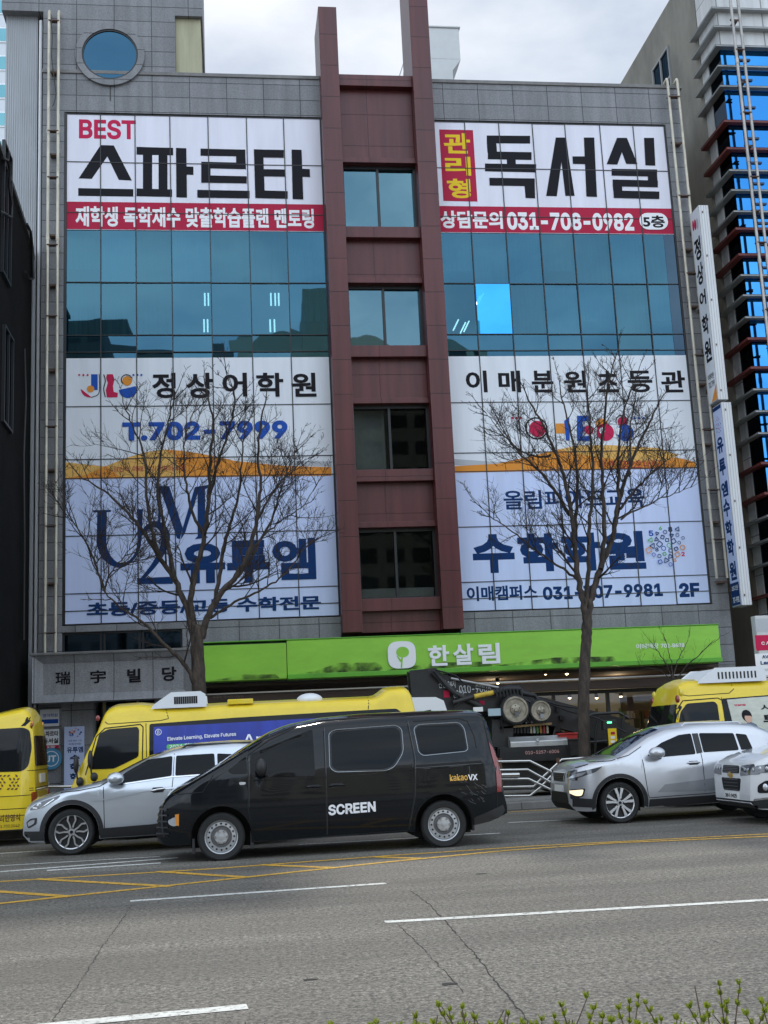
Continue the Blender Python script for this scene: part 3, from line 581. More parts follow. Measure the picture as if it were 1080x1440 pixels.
mb = MB(); mb.box(-.8, 13.14, 30.78, 31.52, 4.222, 4.25); mb.box(1.4, 13.12, 30.74, 30.797, 3.22, 3.34); build('sign_trim', mb, GREEN2, r, bevel=.01)
mb = MB(); Yg = 30.78
c = at(565, 921, Yg); mb2 = MB()
pts = [(c.x+.36*math.copysign(abs(math.cos(t))**.6, math.cos(t)), c.z+.345*math.copysign(abs(math.sin(t))**.6, math.sin(t))) for t in [2*math.pi*k/48 for k in range(48)]]
mb2.prism(pts, 1, 30.74, 30.797, 0); e = build('emblem', mb2, mat('sign_white', (.80, .81, .82), .35), r, bevel=.008)
mb2 = MB(); mb2.flat([(c.x+.02+.17*math.cos(t), 30.735, c.z+.07+.14*math.sin(t)) for t in [2*math.pi*k/24 for k in range(24)]]); mb2.flat([(c.x-.05, 30.735, c.z-.335), (c.x-.015, 30.735, c.z-.335), (c.x+.03, 30.735, c.z-.03), (c.x-.02, 30.735, c.z-.02)]); mb2.flat([(c.x-.05, 30.735, c.z-.19), (c.x-.015, 30.735, c.z-.14), (c.x-.12, 30.735, c.z-.02), (c.x-.14, 30.735, c.z-.04)])
build('tree_cutout', mb2, GREEN, e)
mb2 = MB()
for t, x0, x1, yb, yt in (('한', 603, 631, 937, 907), ('살', 638, 665, 935.5, 905), ('림', 674, 702, 934, 904)):
    fword(mb2, t, (x0, yb, x1, yt), 30.76, 0, .03)
o = build('lettering', mb2, MATS['sign_white'], r); s = o.modifiers.new('thick', 'SOLIDIFY'); s.thickness = .03
mb2 = MB(); fword(mb2, '이매매장 702-8688', (895, 913, 962, 903), 30.795, 0, .01); build('small_lettering', mb2, MATS['sign_white'], r)
STN = mat('grime', (.03, .05, .012), .8); t = STN.node_tree; n = t.nodes.new('ShaderNodeTexNoise'); n.inputs['Scale'].default_value = 3.5; n.inputs['Detail'].default_value = 7; c_ = t.nodes.new('ShaderNodeTexCoord'); t.links.new(c_.outputs['Object'], n.inputs['Vector']); m_ = t.nodes.new('ShaderNodeMapRange'); m_.inputs['From Min'].default_value = .36; m_.inputs['From Max'].default_value = .68; m_.inputs['To Max'].default_value = .9; t.links.new(n.outputs['Fac'], m_.inputs['Value']); t.links.new(m_.outputs[0], t.nodes['Principled BSDF'].inputs['Alpha'])
mb2 = MB()
for x0, x1, z0, z1 in ((1.6, 3.9, 3.345, 3.56), (3.9, 6.8, 3.345, 3.47), (6.8, 10.2, 3.345, 3.48), (-.6, 1.2, 3.26, 3.36)): mb2.flat([(x0, 30.799, z0), (x1, 30.799, z0), (x1-.1, 30.799, z1), ((x0+x1)/2, 30.799, z1+.03), (x0+.5, 30.799, z0+.06)])
build('soot', mb2, STN, r)
mb2 = MB(); fword(mb2, '생명의 먹거리 나눔터', (299, 982, 342, 977), 31.54, 0, 0); build('fascia_lettering', mb2, mat('dull_letters', (.25, .2, .15), .6), ob)

# ================================================================== placards by the entrance
r = root('wall_placards', (-4.6, 31.8, 1), 'column of small white, red and blue wall placards beside the entrance', 'sign')
mb = MB()
def plac(px0, py1, px1, py0, m, nm='placard', Y=31.82):
    a = at(px0, py1, Y); b = at(px1, py0, Y); mm = MB().box(a.x, b.x, Y, Y+.06, a.z, b.z); return build(nm, mm, m, r)
plac(56, 1022, 83, 997, PWHITE); plac(56, 1053, 83, 1025, PWHITE)
mb = MB(); Yq = 31.815; frect(mb, (56, 1053, 83, 1047.5), Yq, RD); frect(mb, (58, 1018, 82, 1011), Yq, BU); fword(mb, '영어학원', (60, 1009, 81, 1003), Yq-.004, BU, .01); fword(mb, '스파르타', (58, 1036, 82, 1027.5), Yq-.004, K, .03); fword(mb, '독서실', (60, 1046, 82, 1037.5), Yq-.004, K, .03); fword(mb, '5층', (66, 1052, 78, 1048.5), Yq-.008, WH, .02); build('lettering', mb, INKS, r)
c = at(72, 1067, 31.82); mb = MB().lathe([(.001, -.03), (.27, -.03), (.27, .02)], (c.x, 31.82, c.z), 1, 28); build('round_placard', mb, mat('sky_blue_print', (.06, .25, .42), .5), r)
mb = MB(); fdisc(mb, (72, 1067), 11, 31.785, WH, ring=.1); fword(mb, 'JT', (64, 1072, 79, 1062), 31.785, WH, .03); build('round_lettering', mb, INKS, r)
r = root('hanging_banner', (-3.9, 31.75, .5), 'tall white vertical banner with navy words beside the left entrance', 'banner')
a = at(90, 1115, 31.78); b = at(118.5, 1021, 31.78); mb = MB().box(a.x, b.x, 31.78, 31.83, max(a.z, .3), b.z); build('banner_sheet', mb, LIL, r)
mb = MB(); Yq = 31.775
for t, q, bo in (('유투엠', (94, 1059, 117, 1049.5), .03), ('수', (98, 1071, 112, 1061), .04), ('학', (98, 1084, 112, 1073), .04), ('학', (98, 1098, 112, 1087), .04), ('초등 중등 고등', (96, 1043, 115, 1040), 0), ('수학전문', (96, 1048, 114, 1044.5), 0)): fword(mb, t, q, Yq, NV, bo)
for k in range(26):
    x, y = rr.uniform(95, 115), rr.uniform(1024, 1036)
    if abs(y-1030)/7+abs(x-105)/14 < 1.1: fdisc(mb, (x, y), rr.uniform(.8, 1.5), Yq, rr.choice([NV, CRM, OR, BU]), ring=.5, n=8)
build('lettering', mb, INKS, r)
r = root('red_placard', (-3.4, 33, 1.6), 'small red placard with white letters on the entrance door', 'sign'); mb = MB(); frect(mb, (121, 1036, 132, 1026), 33.05, RD); fword(mb, '어드림', (122, 1033, 131, 1029), 33.045, WH, .02); build('placard', mb, INKS, r)

# ================================================================== gondola rails (pipe ladders) on the facades
PIPE = mat('weathered_pipe', (.50, .46, .37), .45, .2, var=.3, vscale=5, stretch=(1, 1, .4)); RUST = mat('rusty_steel', (.10, .06, .045), .7, var=.4, vscale=12); STEELP = mat('grey_pipe', (.36, .36, .36), .4, .6, var=.15)
def rail(label, xa, xb, Y, z0, z1, gaps, m, back=.25, rad=.042, jog=True):
    r = root('pipe_ladder', ((xa+xb)/2, Y, z0), label, 'pipe ladder')
    for x in (xa, xb):
        mb = MB(); mb.tube([(x, Y+back, z1+.02), (x, Y+.02, z1+.04), (x, Y, z1-.05), (x, Y, z0)], rad, 10)
        z = z0+2
        while z < z1-1: mb.tube([(x, Y, z), (x, Y, z+.16)], rad*1.22, 10); z += 3.2
        build('pipe', mb, m, r, smooth=50)
    z = z0+.8; mb = MB(); i = 0
    for z in gaps:
        mm = MB(); mm.box(xa-.05, xb+.05, Y+.045, Y+.075, z-.025, z+.025); mm.box(xa+.05, xb-.05, Y+.08, Y+back, z-.045, z-.02) if i % 2 else mm.box(xa-.02, xb+.02, Y-.06, Y+.044, z-.012, z+.012)
        build('bracket', mm, RUST, r); i += 1
    return r
zr = [at(73, y, 31.7).z for y in (30, 100, 185, 216, 250, 330, 345, 400, 445, 520, 600, 660, 740, 820, 890)]
rail('white rusty pipe ladder on granite left of the banners', at(66.5, 400, 31.68).x, at(80.5, 400, 31.68).x, 31.68, 4.0, at(66, 17, 31.68).z, zr, PIPE)
r = root('thin_cable', (-4.8, 31.6, 18), 'thin black cable hanging inside the left pipe ladder', 'cable'); mb = MB(); mb.tube([at(72, 27, 31.6), at(73.5, 50, 31.62), at(72.5, 80, 31.6), at(76, 110, 31.6), at(79, 132, 31.62), at(76, 146, 31.6), at(74, 149, 31.58)], .014, 5); build('cord', mb, BLACK, r)
xa = at(941, 140, 31.68).x; xb = at(955, 140, 31.68).x
rail('rusty pipe ladder on granite beside the vertical box signs', xa, xb, 31.68, 5.6, 20.98, [at(950, y, 31.7).z for y in (137, 200, 276, 350, 385, 430, 500, 540, 605, 625, 690, 735, 760, 820)], PIPE)

# ================================================================== vertical box signs at the right edge
BOXW = panelled('box_sign_metal', (.66, .67, .68), .075, 12, .007, .55, speck=.02, streak=.08, off=(.005, 0)); 
def box_sign(x0, x1, y0, y1, z0, z1, label, face):
    r = root('box_sign', ((x0+x1)/2, y1, z0), label, 'sign', 'vertical box signs at the right edge'); mb = MB().box(x0, x1, y0, y1, z0, z1); build('sign_case', mb, BOXW, r, bevel=.01)
    mb = MB().box(x0-.012, x0-.002, y0+.03, y1-.02, z0+.03, z1-.03); build('face_panel', mb, face, r)
    mb = MB()
    for k in range(5): mb.box((x0+x1)/2-.06, (x0+x1)/2-.03, y0-.015, y0-.002, z0+.25+(z1-z0-.5)*k/4, z0+.31+(z1-z0-.5)*k/4)
    build('fastener', mb, RUST, r)
    for k in range(5):
        zz = z0+.5+(z1-z0-1)*k/4; mm = MB().box(x0+.05, x0+.1, y1, 31.95, zz-.05, zz+.05); build('bracket', mm, RUST, r)
    return r
def sideword(mb, t, x, yb, yf, z0, z1, mi, bold):   # on a face looking towards -X; reads from the building (yb) towards the street (yf)
    word(mb, t, lambda u, v, d: (x+d*.05, yb+u*(yf-yb), z0+v*(z1-z0)), mi, bold)
X1 = 13.86
r = box_sign(X1, X1+.30, 30.98, 31.62, 10.62, 16.55, 'white vertical box sign with black five-letter column, upper of two', WHT2); mb = MB(); xs = X1-.016
zz = [ax(972, y, X1).z for y in (361, 412, 462, 512, 567)]
for t, z in zip('정상어학원', (14.95, 13.98, 13.05, 12.12, 11.2)): pass
for t, (yt, yb) in zip('정상어학원', ((343, 373), (379, 407), (418, 437), (452, 478), (487, 516))):
    px = 975+(yt-343)*.085; sideword(mb, t, xs, 31.54, 31.08, ax(px, yb, X1).z-.03, ax(px, yt, X1).z+.05, K, .035)
z = ax(969, 325, X1).z
for k, (cy, c_) in enumerate(((31.45, CRM), (31.3, CRM), (31.16, PL))): mb.add([(xs-.001*k, cy+.07*math.cos(t), z+.17*math.sin(t)-.03*k) for t in [2*math.pi*q/16 for q in range(16)]], [tuple(range(16))], c_)
sideword(mb, '이매학원', xs, 31.5, 31.1, ax(991, 541, X1).z, ax(990, 533, X1).z, K, .015); sideword(mb, '702.7999', xs, 31.5, 31.08, ax(993, 551, X1).z, ax(992, 543, X1).z, K, .015)
mb.add([(xs, 31.0, 10.66), (xs, 31.4, 10.66), (xs, 31.0, 11.1)], [(0, 1, 2)], OR); build('lettering', mb, INKS, r)
r = box_sign(X1+.08, X1+.38, 31.0, 31.62, 4.75, 10.55, 'pale blue vertical box sign with navy column of letters, lower of two', LIL); mb = MB(); X2 = X1+.08; xs = X2-.016
for t, (yt, yb) in zip('유투엠수학학원', ((622, 643), (652, 674), (684, 703), (708, 731), (738, 758), (764, 786), (795, 819))):
    px = 1003+(yt-622)*.1; sideword(mb, t, xs, 31.54, 31.1, ax(px, yb, X2).z-.02, ax(px, yt, X2).z+.03, NV, .045)
def sq(z0, z1, mi): mb.add([(xs+.001, 31.03, z0), (xs+.001, 31.59, z0), (xs+.001, 31.59, z1), (xs+.001, 31.03, z1)], [(0, 1, 2, 3)], mi)
sq(4.79, 5.42, NV); sq(10.4, 10.51, NV); sideword(mb, '초중고전문', xs, 31.52, 31.1, 5.2, 5.34, WH, .01); sideword(mb, '707-9981', xs, 31.52, 31.08, 4.86, 5.02, WH, .02)
for k in range(22):
    an = k*2.4; rad = .2*math.sqrt(k/22); cy, cz = 31.32+rad*math.cos(an), 9.95+rad*1.3*math.sin(an); s = .025; mb.add([(xs, cy+s*math.cos(t), cz+s*math.sin(t)) for t in (0, 1.57, 3.14, 4.71)], [(0, 1, 2, 3)], rr.choice([NV, CRM, BU, PL]))
build('lettering', mb, INKS, r)

# ================================================================== neighbours
DKW = mat('dark_render', (.010, .010, .010), .95, spec=.08, var=.3, vscale=1.2, bump=.3, bscale=6)
r = root('dark_building', (-9, 29, 0), 'near black low building with flat side wall at the left edge', 'building')
mb = MB().prism([(24.3, 0), (33.6, 0), (33.6, 14.75), (31.4, 15.5), (27.3, 15.95), (24.3, 16.2)], 0, -14, -5.32); build('wall', mb, DKW, r)
mb = MB().prism([(24.3, 16.22), (27.3, 15.97), (31.4, 15.52), (33.6, 14.77), (33.62, 14.9), (31.4, 15.65), (27.3, 16.1), (24.3, 16.35)], 0, -14.05, -5.25); build('parapet', mb, mat('dark_cap', (.06, .06, .058), .8, var=.3), r)
for (pa, pb, lit) in (((2, 380), (14, 225), 0), ((3, 590), (16, 480), 0), ((47, 540), (58, 425), 1), ((47, 700), (58, 600), 0)):
    a = ax(*pa, -5.3); b = ax(*pb, -5.3); y0, y1 = sorted((a.y, b.y)); z0, z1 = sorted((a.z, b.z)); y1 = max(y1, y0+.9)
    mb = MB()
    for q in ((y0-.06, y0, z0-.06, z1+.06), (y1, y1+.06, z0-.06, z1+.06), (y0, y1, z0-.06, z0), (y0, y1, z1, z1+.06), ((y0+y1)/2-.03, (y0+y1)/2+.03, z0, z1)): mb.box(-5.318, -5.24, *q)
    w = build('window', mb, DARK, r); mb = MB().quad((-5.30, y0, z0), (-5.30, y1, z0), (-5.30, y1, z1), (-5.30, y0, z1)); build('pane', mb, GLASS_W if lit else GLASS_D, w)
for k, P in enumerate(([(4, 222), (11, 226), (14, 240), (13, 262), (17, 285), (16, 306), (6, 300), (0, 298)], [(38, 315), (43, 325), (46, 350), (47, 392), (41, 392), (36, 382)], [(34, 490), (36, 560), (33, 640), (34, 760), (33, 900)])):
    p0 = ax(*P[0], -5.2); rc = root('hanging_cable', p0, ('looped black cable hanging from the dark roof edge', 'short black cable loop low on the dark side wall', 'straight black cable running down the dark side wall')[k], 'cable'); mb = MB(); mb.tube([ax(x, y, -5.22) for x, y in P], .035, 6); build('cord', mb, BLACK, rc, smooth=60)
r = root('tower_block', (-30, 125, 0), 'pale high apartment tower with small teal windows far behind at the left', 'building')
xr = at(19.5, 100, 118).x; mb = MB().box(xr-26, xr, 118, 140, 0, 104); build('wall', mb, mat('tower_white', (.62, .65, .68), .7, var=.05, vscale=.2), r)
mb = MB().box(xr, xr+6, 121, 140, 0, 104); build('side_bay', mb, mat('tower_grey', (.42, .44, .46), .7, var=.05, vscale=.2), r)
TW = glazing('tower_glass', (.04, .12, .14), (.14, .32, .36), .8, .03)
for k in range(-1, 9):
    y0 = 1+k*39.6; a = at(-14, y0+17, 117.95); b = at(11, y0, 117.95); mb = MB().box(a.x-.15, b.x+.15, 117.9, 117.99, a.z-.15, b.z+.15); w = build('window', mb, mat('tower_frame', (.75, .76, .78), .5), r)
    mb = MB().quad((a.x, 117.88, a.z), (b.x, 117.88, a.z), (b.x, 117.88, b.z), (a.x, 117.88, b.z)); build('pane', mb, TW, w)
# roof ducts behind the parapet
r = root('roof_duct', (7.5, 36.5, 20.5), 'white square ventilation duct on the roof behind the brown pier', 'duct'); DW = mat('duct_white', (.60, .62, .62), .6, var=.06, vscale=2)
a = at(598, 83, 36); b = at(645, 40, 36); mb = MB(); mb.box(a.x, b.x, 36, 37.4, a.z+.02, b.z); mb.box(a.x-.04, b.x+.05, 35.95, 37.45, b.z+.002, b.z+.06); build('duct_head', mb, DW, r, bevel=.02)
mb = MB(); mb.prism([(a.x, 20.5), (b.x-.3, 20.5), (b.x-.3, a.z-.4), (b.x, a.z+.018), (a.x, a.z+.018)], 1, 36, 37.4); build('duct_shaft', mb, DW, r)
r = root('roof_railing', (5.2, 34, 20.8), 'small grey roof railing beside the brown pier', 'railing')
for k in range(4): mb = MB(); x = at(563+k*5, 110, 34).x; mb.tube([(x, 34, 20.5), (x, 34, at(566, 112-k*10, 34).z)], .02, 6); build('post', mb, STEELP, r)
mb = MB(); mb.tube([at(560, 112, 34), at(569, 84, 34), at(575, 78, 34)], .02, 6); build('handrail', mb, STEELP, r)
# right neighbour
XR = 15.2; CY = ax(1042, 347, XR).y
CONC = mat('stained_concrete', (.205, .195, .165), .85, var=.28, vscale=1.1, stretch=(1, .7, .35), bump=.15, bscale=8)
r = root('glass_building', (20, 36, 0), 'tall neighbour with bright blue glass, projecting fins and a bare concrete side wall', 'building')
mb = MB(); mb.box(XR, 30, CY+1.4, 46, 0, 25.75); build('concrete_wall', mb, CONC, r)
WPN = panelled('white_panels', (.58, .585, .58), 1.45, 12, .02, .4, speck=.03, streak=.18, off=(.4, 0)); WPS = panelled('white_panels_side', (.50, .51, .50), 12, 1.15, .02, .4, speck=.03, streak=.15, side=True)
ztop = ax(1009, 73, XR).z
mb = MB(); mb.box(XR, 30, CY, CY+1.35, ztop, 31); build('white_panels', mb, WPN, r)
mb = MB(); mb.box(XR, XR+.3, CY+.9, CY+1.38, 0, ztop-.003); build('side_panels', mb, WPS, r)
CORE = mat('core_dark', (.02, .022, .025), .6); mb = MB(); mb.box(XR+.35, 30, CY+.35, CY+1.3, 0, ztop-.005); build('core', mb, CORE, r)
SIDEG = glazing('side_glass', (.02, .02, .025), (.10, .12, .15), .6, .03); BLUEG = glazing('blue_glass', (.0, .05, .12), (.05, .25, .56), .93, .015, .05)
mb = MB().quad((XR+.03, CY+.03, 0), (XR+.03, CY+.9, 0), (XR+.03, CY+.9, ztop), (XR+.03, CY+.03, ztop)); build('side_glass', mb, SIDEG, r)
mb = MB(); zf = [ax(x, y, XR).z for x, y in ((1005, 18), (1007, 45), (1009, 73), (1013, 100), (1017, 127), (1023, 175), (1029, 211), (1033, 241), (1036, 269), (1039, 299), (1040, 325), (1042, 363), (1044, 393), (1046, 422), (1050, 452), (1054, 481), (1059, 521), (1063, 551), (1067, 581))]
dz = zf[-2]-zf[-1]; redi = {5, 6, 10, 11, 15, 16, 20, 21, 25, 26, 30, 31}
while zf[-1] > 3: zf.append(zf[-1]-(dz*1.35 if len(zf) in redi else dz))
zg = [z for z in zf if z <= ztop+.1]
for i in range(len(zg)-1):
    e = rnd.uniform(-.008, .008); mb.quad((XR+.03, CY+.03, zg[i+1]), (24, CY+.03+e, zg[i+1]), (24, CY+.03+e, zg[i]), (XR+.03, CY+.03, zg[i]))
build('front_glass', mb, BLUEG, r)
mb = MB()
MUL = mat('blue_mullion', (.01, .03, .09), .4)
for x in (XR+.50, XR+2.6, XR+3.9): mb.box(x, x+.10, CY-.02, CY+.02, 2.5, ztop)
for i in range(0, len(zg)-1): z = (zg[i]+zg[i+1])/2; mb.box(XR+.58, XR+.95, CY-.02, CY+.02, z-.03, z+.03)
build('mullions', mb, MUL, r)
FG = mat('fin_grey', (.30, .31, .31), .45, .3, var=.15, vscale=3); FR = mat('fin_red', (.16, .035, .03), .5, var=.2, vscale=3)
fin0 = None
for i, z in enumerate(zf):
    mb = MB(); h = .028 if i not in redi else .038
    mb.prism([(XR-.2, CY-.2), (24.5, CY-.2), (24.5, CY-.03), (XR-.002, CY-.03), (XR-.002, CY+1.6), (XR-.2, CY+1.6)], 2, z-h, z+h); build('fin', mb, FR if i in redi else FG, r, bevel=.01)
a = ax(920, 122, XR); b = ax(938, 78, XR); mb = MB(); y0, y1, z0, z1 = 35.1, 36.5, 22.75, 24.25
for q in ((y0-.08, y0, z0, z1), (y1, y1+.08, z0, z1), (y0-.08, y1+.08, z0-.08, z0), (y0-.08, y1+.08, z1, z1+.08), ((y0+y1)/2-.04, (y0+y1)/2+.04, z0, z1)): mb.box(XR-.06, XR-.002, *q)
mb.box(XR-.04, XR-.002, y0, y1, z0+.45, z0+.52); w = build('window', mb, mat('grey_frame', (.25, .26, .26), .5), r); mb = MB().quad((XR-.012, y0, z0), (XR-.012, y1, z0), (XR-.012, y1, z1), (XR-.012, y0, z1)); build('pane', mb, GLASS_D, w)
xa = at(1027, 0, CY-.6).x; xb = at(1037.5, 0, CY-.6).x
rail('grey pipe ladder standing off the blue glass building', xa, xb, CY-.6, 3, 26, [zf[-1]+k*1.03 for k in range(0, 23)], mat('rail_steel', (.36, .34, .32), .4, .5, var=.2), back=.3, rad=.045)
# pylon sign in front of it
r = root('pylon_sign', (13, 27, .15), 'white and magenta pylon sign cut by the right edge of the view', 'sign'); a = at(1061.5, 947, 27); b = at(1061.5, 866, 27); x0 = b.x
mb = MB(); mb.box(x0, x0+1.6, 27.0, 27.25, a.z-.1, b.z); build('sign_case', mb, mat('pylon_grey', (.55, .56, .56), .5), r, bevel=.015); mb = MB(); mb.box(x0+.25, x0+.4, 27.05, 27.2, .15, a.z-.1); mb.box(x0+1.2, x0+1.35, 27.05, 27.2, .15, a.z-.1); build('leg', mb, STEELP, r)
mb = MB()
def row(y0, y1, m_): frect(mb, (1063.5, y1, 1100, y0), 26.995, m_)
row(869, 889, PL); mb2 = MB()
row(892, 915, CRM); row(918, 941, WH); row(943, 950, WH)
fword(mb, 'C A', (1071, 907, 1082, 902), 26.985, WH, .03); fword(mb, 'AVE', (1072, 926, 1084, 921), 26.985, NV, .03); fword(mb, 'Lang', (1070, 936, 1088, 929), 26.985, NV, .03)
build('face_panel', mb, INKS, r)

# ================================================================== buildings across the street, behind the viewer (seen mirrored in the glass)
def flatblock(x0, x1, y0, y1, h, m, label, rows=True):
    r = root('apartment_block', ((x0+x1)/2, (y0+y1)/2, .1), label, 'building', 'buildings across the street'); mb = MB().box(x0, x1, y0, y1, .1, h); build('wall', mb, m, r)
    if rows:
        k = 0
        for z in np.arange(2.2, h-2.6, 2.95):
            mb = MB()
            x = x0+.8
            while x < x1-2.4: mb.box(x, x+2.0, y1, y1+.04, z, z+1.5); x += 2.9
            build('window', mb, mat('far_window', (.06, .075, .08), .15), r)
    return r
K_ = 1.476
def fb(x0, x1, y0, y1, h, *a, **k): return flatblock(x0*K_, x1*K_, y0-40, y1-40, 1.65+(h-1.65)*K_, *a, **k)
r = fb(-24, -7.9, -34, -20, 32.5, mat('far_dark_wall', (.13, .135, .14), .8), 'dark block across the street mirrored in the left windows')
r = fb(1.0, 19, -34, -20, 29.6, mat('far_cream_wall', (.80, .74, .60), .8, var=.1, vscale=.3), 'cream block across the street mirrored in the middle windows')
mb = MB()
for x0, x1, zt in ((1.5, 6.5, 31.6), (8.2, 13, 31.3), (13.5, 18.5, 31.1)):
    zb_ = 1.65+(29.6-1.65)*K_+.01; zt = 1.65+(zt-1.65)*K_; n = 14
    P = [(x0*K_+(x1-x0)*K_*k/n, zb_+.3+(zt-zb_-.3)*math.sin(math.pi*k/n)) for k in range(n+1)]
    mb.prism([(x0*K_, zb_)]+P+[(x1*K_, zb_)], 1, -73, -60.2)
build('roof', mb, mat('far_roof', (.6, .6, .52), .8), r)
fb(5.3, 8.2, -34, -19.4, 34.3, mat('far_tan_wall', (.62, .58, .46), .8), 'narrow stair tower across the street mirrored in the left windows', rows=False)
fb(-7.5, .6, -36, -24, 30.2, mat('far_grey_wall', (.22, .24, .26), .8), 'grey block across the street mirrored in the left windows')

# ================================================================== bare street trees
BARK = mat('bark', (.050, .038, .030), .9, var=.75, vscale=9, stretch=(1, 1, .35), bump=1.0, bscale=22); TWIG = mat('twig_bark', (.024, .017, .014), .9, var=.25, vscale=6)
def bend(P, n=6):
    Q = []
    for i in range(len(P)-1):
        p0 = P[max(i-1, 0)]; p1 = P[i]; p2 = P[i+1]; p3 = P[min(i+2, len(P)-1)]
        for k in range(n):
            t = k/n; Q.append(.5*((2*p1)+(-p0+p2)*t+(2*p0-5*p1+4*p2-p3)*t*t+(-p0+3*p1-3*p2+p3)*t**3))
    Q.append(P[-1]); return Q
def tree(name, label, cat, Y, trunk, tr, limbs, seed, cen, rad, n1=9, n2=7, n3=4, scale=1.0, group=None):
    g = random.Random(seed); base = Vector((at(*trunk[0], Y).x, Y, .15))
    r = root(name, base, label, cat, group); tk = MB(); cw = MB()
    T = bend([base]+[at(x, y, Y) for x, y in trunk[1:]]); n = len(T)
    T = [p+Vector((g.uniform(-.012, .012), g.uniform(-.012, .012), 0)) for p in T]
    tk.tube(T, [tr*(1.22 if i < 3 else 1)*(1-.22*i/n)*g.uniform(.95, 1.05) for i in range(n)], 12)
    tips = []
    C3 = Vector(at(*cen, Y)); RR = Vector((rad[0], rad[0]*.8, rad[1]))
    def inside(p): q = p-C3; return (q.x/RR.x)**2+(q.y/RR.y)**2+(q.z/RR.z)**2
    def grow(p, d, ln, r0, lev):
        k = 5 if lev < 3 else 3; P = [p]; d = d.normalized()
        for i in range(k):
            d = (d+Vector((g.uniform(-.22, .22), g.uniform(-.22, .22), g.uniform(-.10, .26)))).normalized(); P.append(P[-1]+d*(ln/k))
        if inside(P[-1]) > 1.12 and lev < 3: ln *= .5
        cw.tube(P, [r0*(1-.68*i/k) for i in range(k+1)], 5 if lev == 1 else 3, cap=False)
        if lev >= 3: return
        m = n2 if lev == 1 else n3
        for j in range(m):
            f = g.uniform(.2, 1.0); i = min(int(f*k), k-1); q = P[i].lerp(P[i+1], f*k-i); dd = (P[i+1]-P[i]).normalized()
            sd = Vector((g.uniform(-1, 1), g.uniform(-1, 1), g.uniform(-.5, .9))); sd -= dd*sd.dot(dd); sd.normalize()
            nd = dd*.75+sd*g.uniform(.5, .95)
            sh = .42 if inside(q) < 1 else .25
            grow(q, nd, ln*g.uniform(sh, sh+.25), max(r0*(1-.6*f)*.6, .0056*scale), lev+1)
    for li, (px, r0) in enumerate(limbs):
        m = len(px); side = g.choice([-1, 1]); dep = g.uniform(.3, 1.15)*side*scale
        P = bend([at(x, y, Y)+Vector((0, dep*(i/(m-1))**1.2, 0)) for i, (x, y) in enumerate(px)]); r0 = r0*1.02
        P = [p+Vector((g.uniform(-.02, .02), g.uniform(-.02, .02), g.uniform(-.02, .02))) for p in P]; N_ = len(P)
        rr_ = [r0*(1-.80*(i/(N_-1))) for i in range(N_)]; tk.tube(P, rr_, 8)
        for j in range(n1):
            f = .22+.78*(j+g.random())/n1; i = min(int(f*(N_-1)), N_-2); q = P[i]; dd = (P[i+1]-P[i]).normalized()
            sd = Vector((g.uniform(-1, 1), g.uniform(-1, 1), g.uniform(-.2, .8))); sd -= dd*sd.dot(dd); sd.normalize()
            sh = max(.35, 1.15-.5*f)
            grow(q, dd*.7+sd*.8, g.uniform(.8, 1.4)*sh*scale, max(rr_[i]*.45, .0130*scale), 1)
        grow(P[-1], (P[-1]-P[-2]), .6*scale, rr_[-1], 1)
    build('trunk', tk, BARK, r, smooth=60); build('crown', cw, TWIG, r, smooth=60)
    return r
LT = [([(276, 965), (262, 938), (240, 915), (205, 880), (172, 858), (147, 832)], .055), ([(147, 832), (138, 805), (125, 770), (108, 742), (90, 720)], .032), ([(147, 832), (152, 815), (166, 800), (185, 780), (196, 750)], .022),
      ([(270, 890), (264, 858), (246, 815), (226, 785), (200, 745), (180, 720), (150, 690), (110, 665)], .075), ([(226, 785), (214, 745), (208, 700), (205, 650), (190, 610), (178, 580)], .045), ([(246, 815), (236, 760), (222, 700), (228, 640), (240, 590), (250, 556)], .045),
      ([(273, 880), (268, 848), (277, 800), (288, 755), (294, 700), (296, 650), (300, 600), (290, 555)], .075), ([(288, 755), (270, 720), (262, 680), (262, 630), (280, 585)], .04), ([(294, 700), (305, 660), (322, 610), (330, 570), (320, 548)], .035),
      ([(283, 900), (292, 870), (308, 840), (332, 812), (350, 780), (362, 730), (365, 690), (362, 640), (370, 590)], .08), ([(332, 812), (350, 790), (365, 760), (385, 720), (400, 670), (420, 620)], .045), ([(362, 730), (385, 690), (410, 655), (440, 630)], .03), ([(296, 868), (330, 848), (370, 830), (395, 815), (425, 780), (438, 770)], .032),
      ([(350, 780), (372, 750), (400, 725), (430, 700), (455, 660)], .028), ([(300, 856), (310, 800), (320, 750), (335, 700), (340, 650), (345, 600)], .05)]
tree('bare_tree', 'leafless street tree in front of the left banners, trunk behind the yellow bus', 'tree', 26.3, [(281, 1085), (281, 1010), (279, 950), (277, 905), (277, 880)], .165, LT, 3, (272, 722), (3.1, 2.65), 9, 7, 5, group='bare street trees')
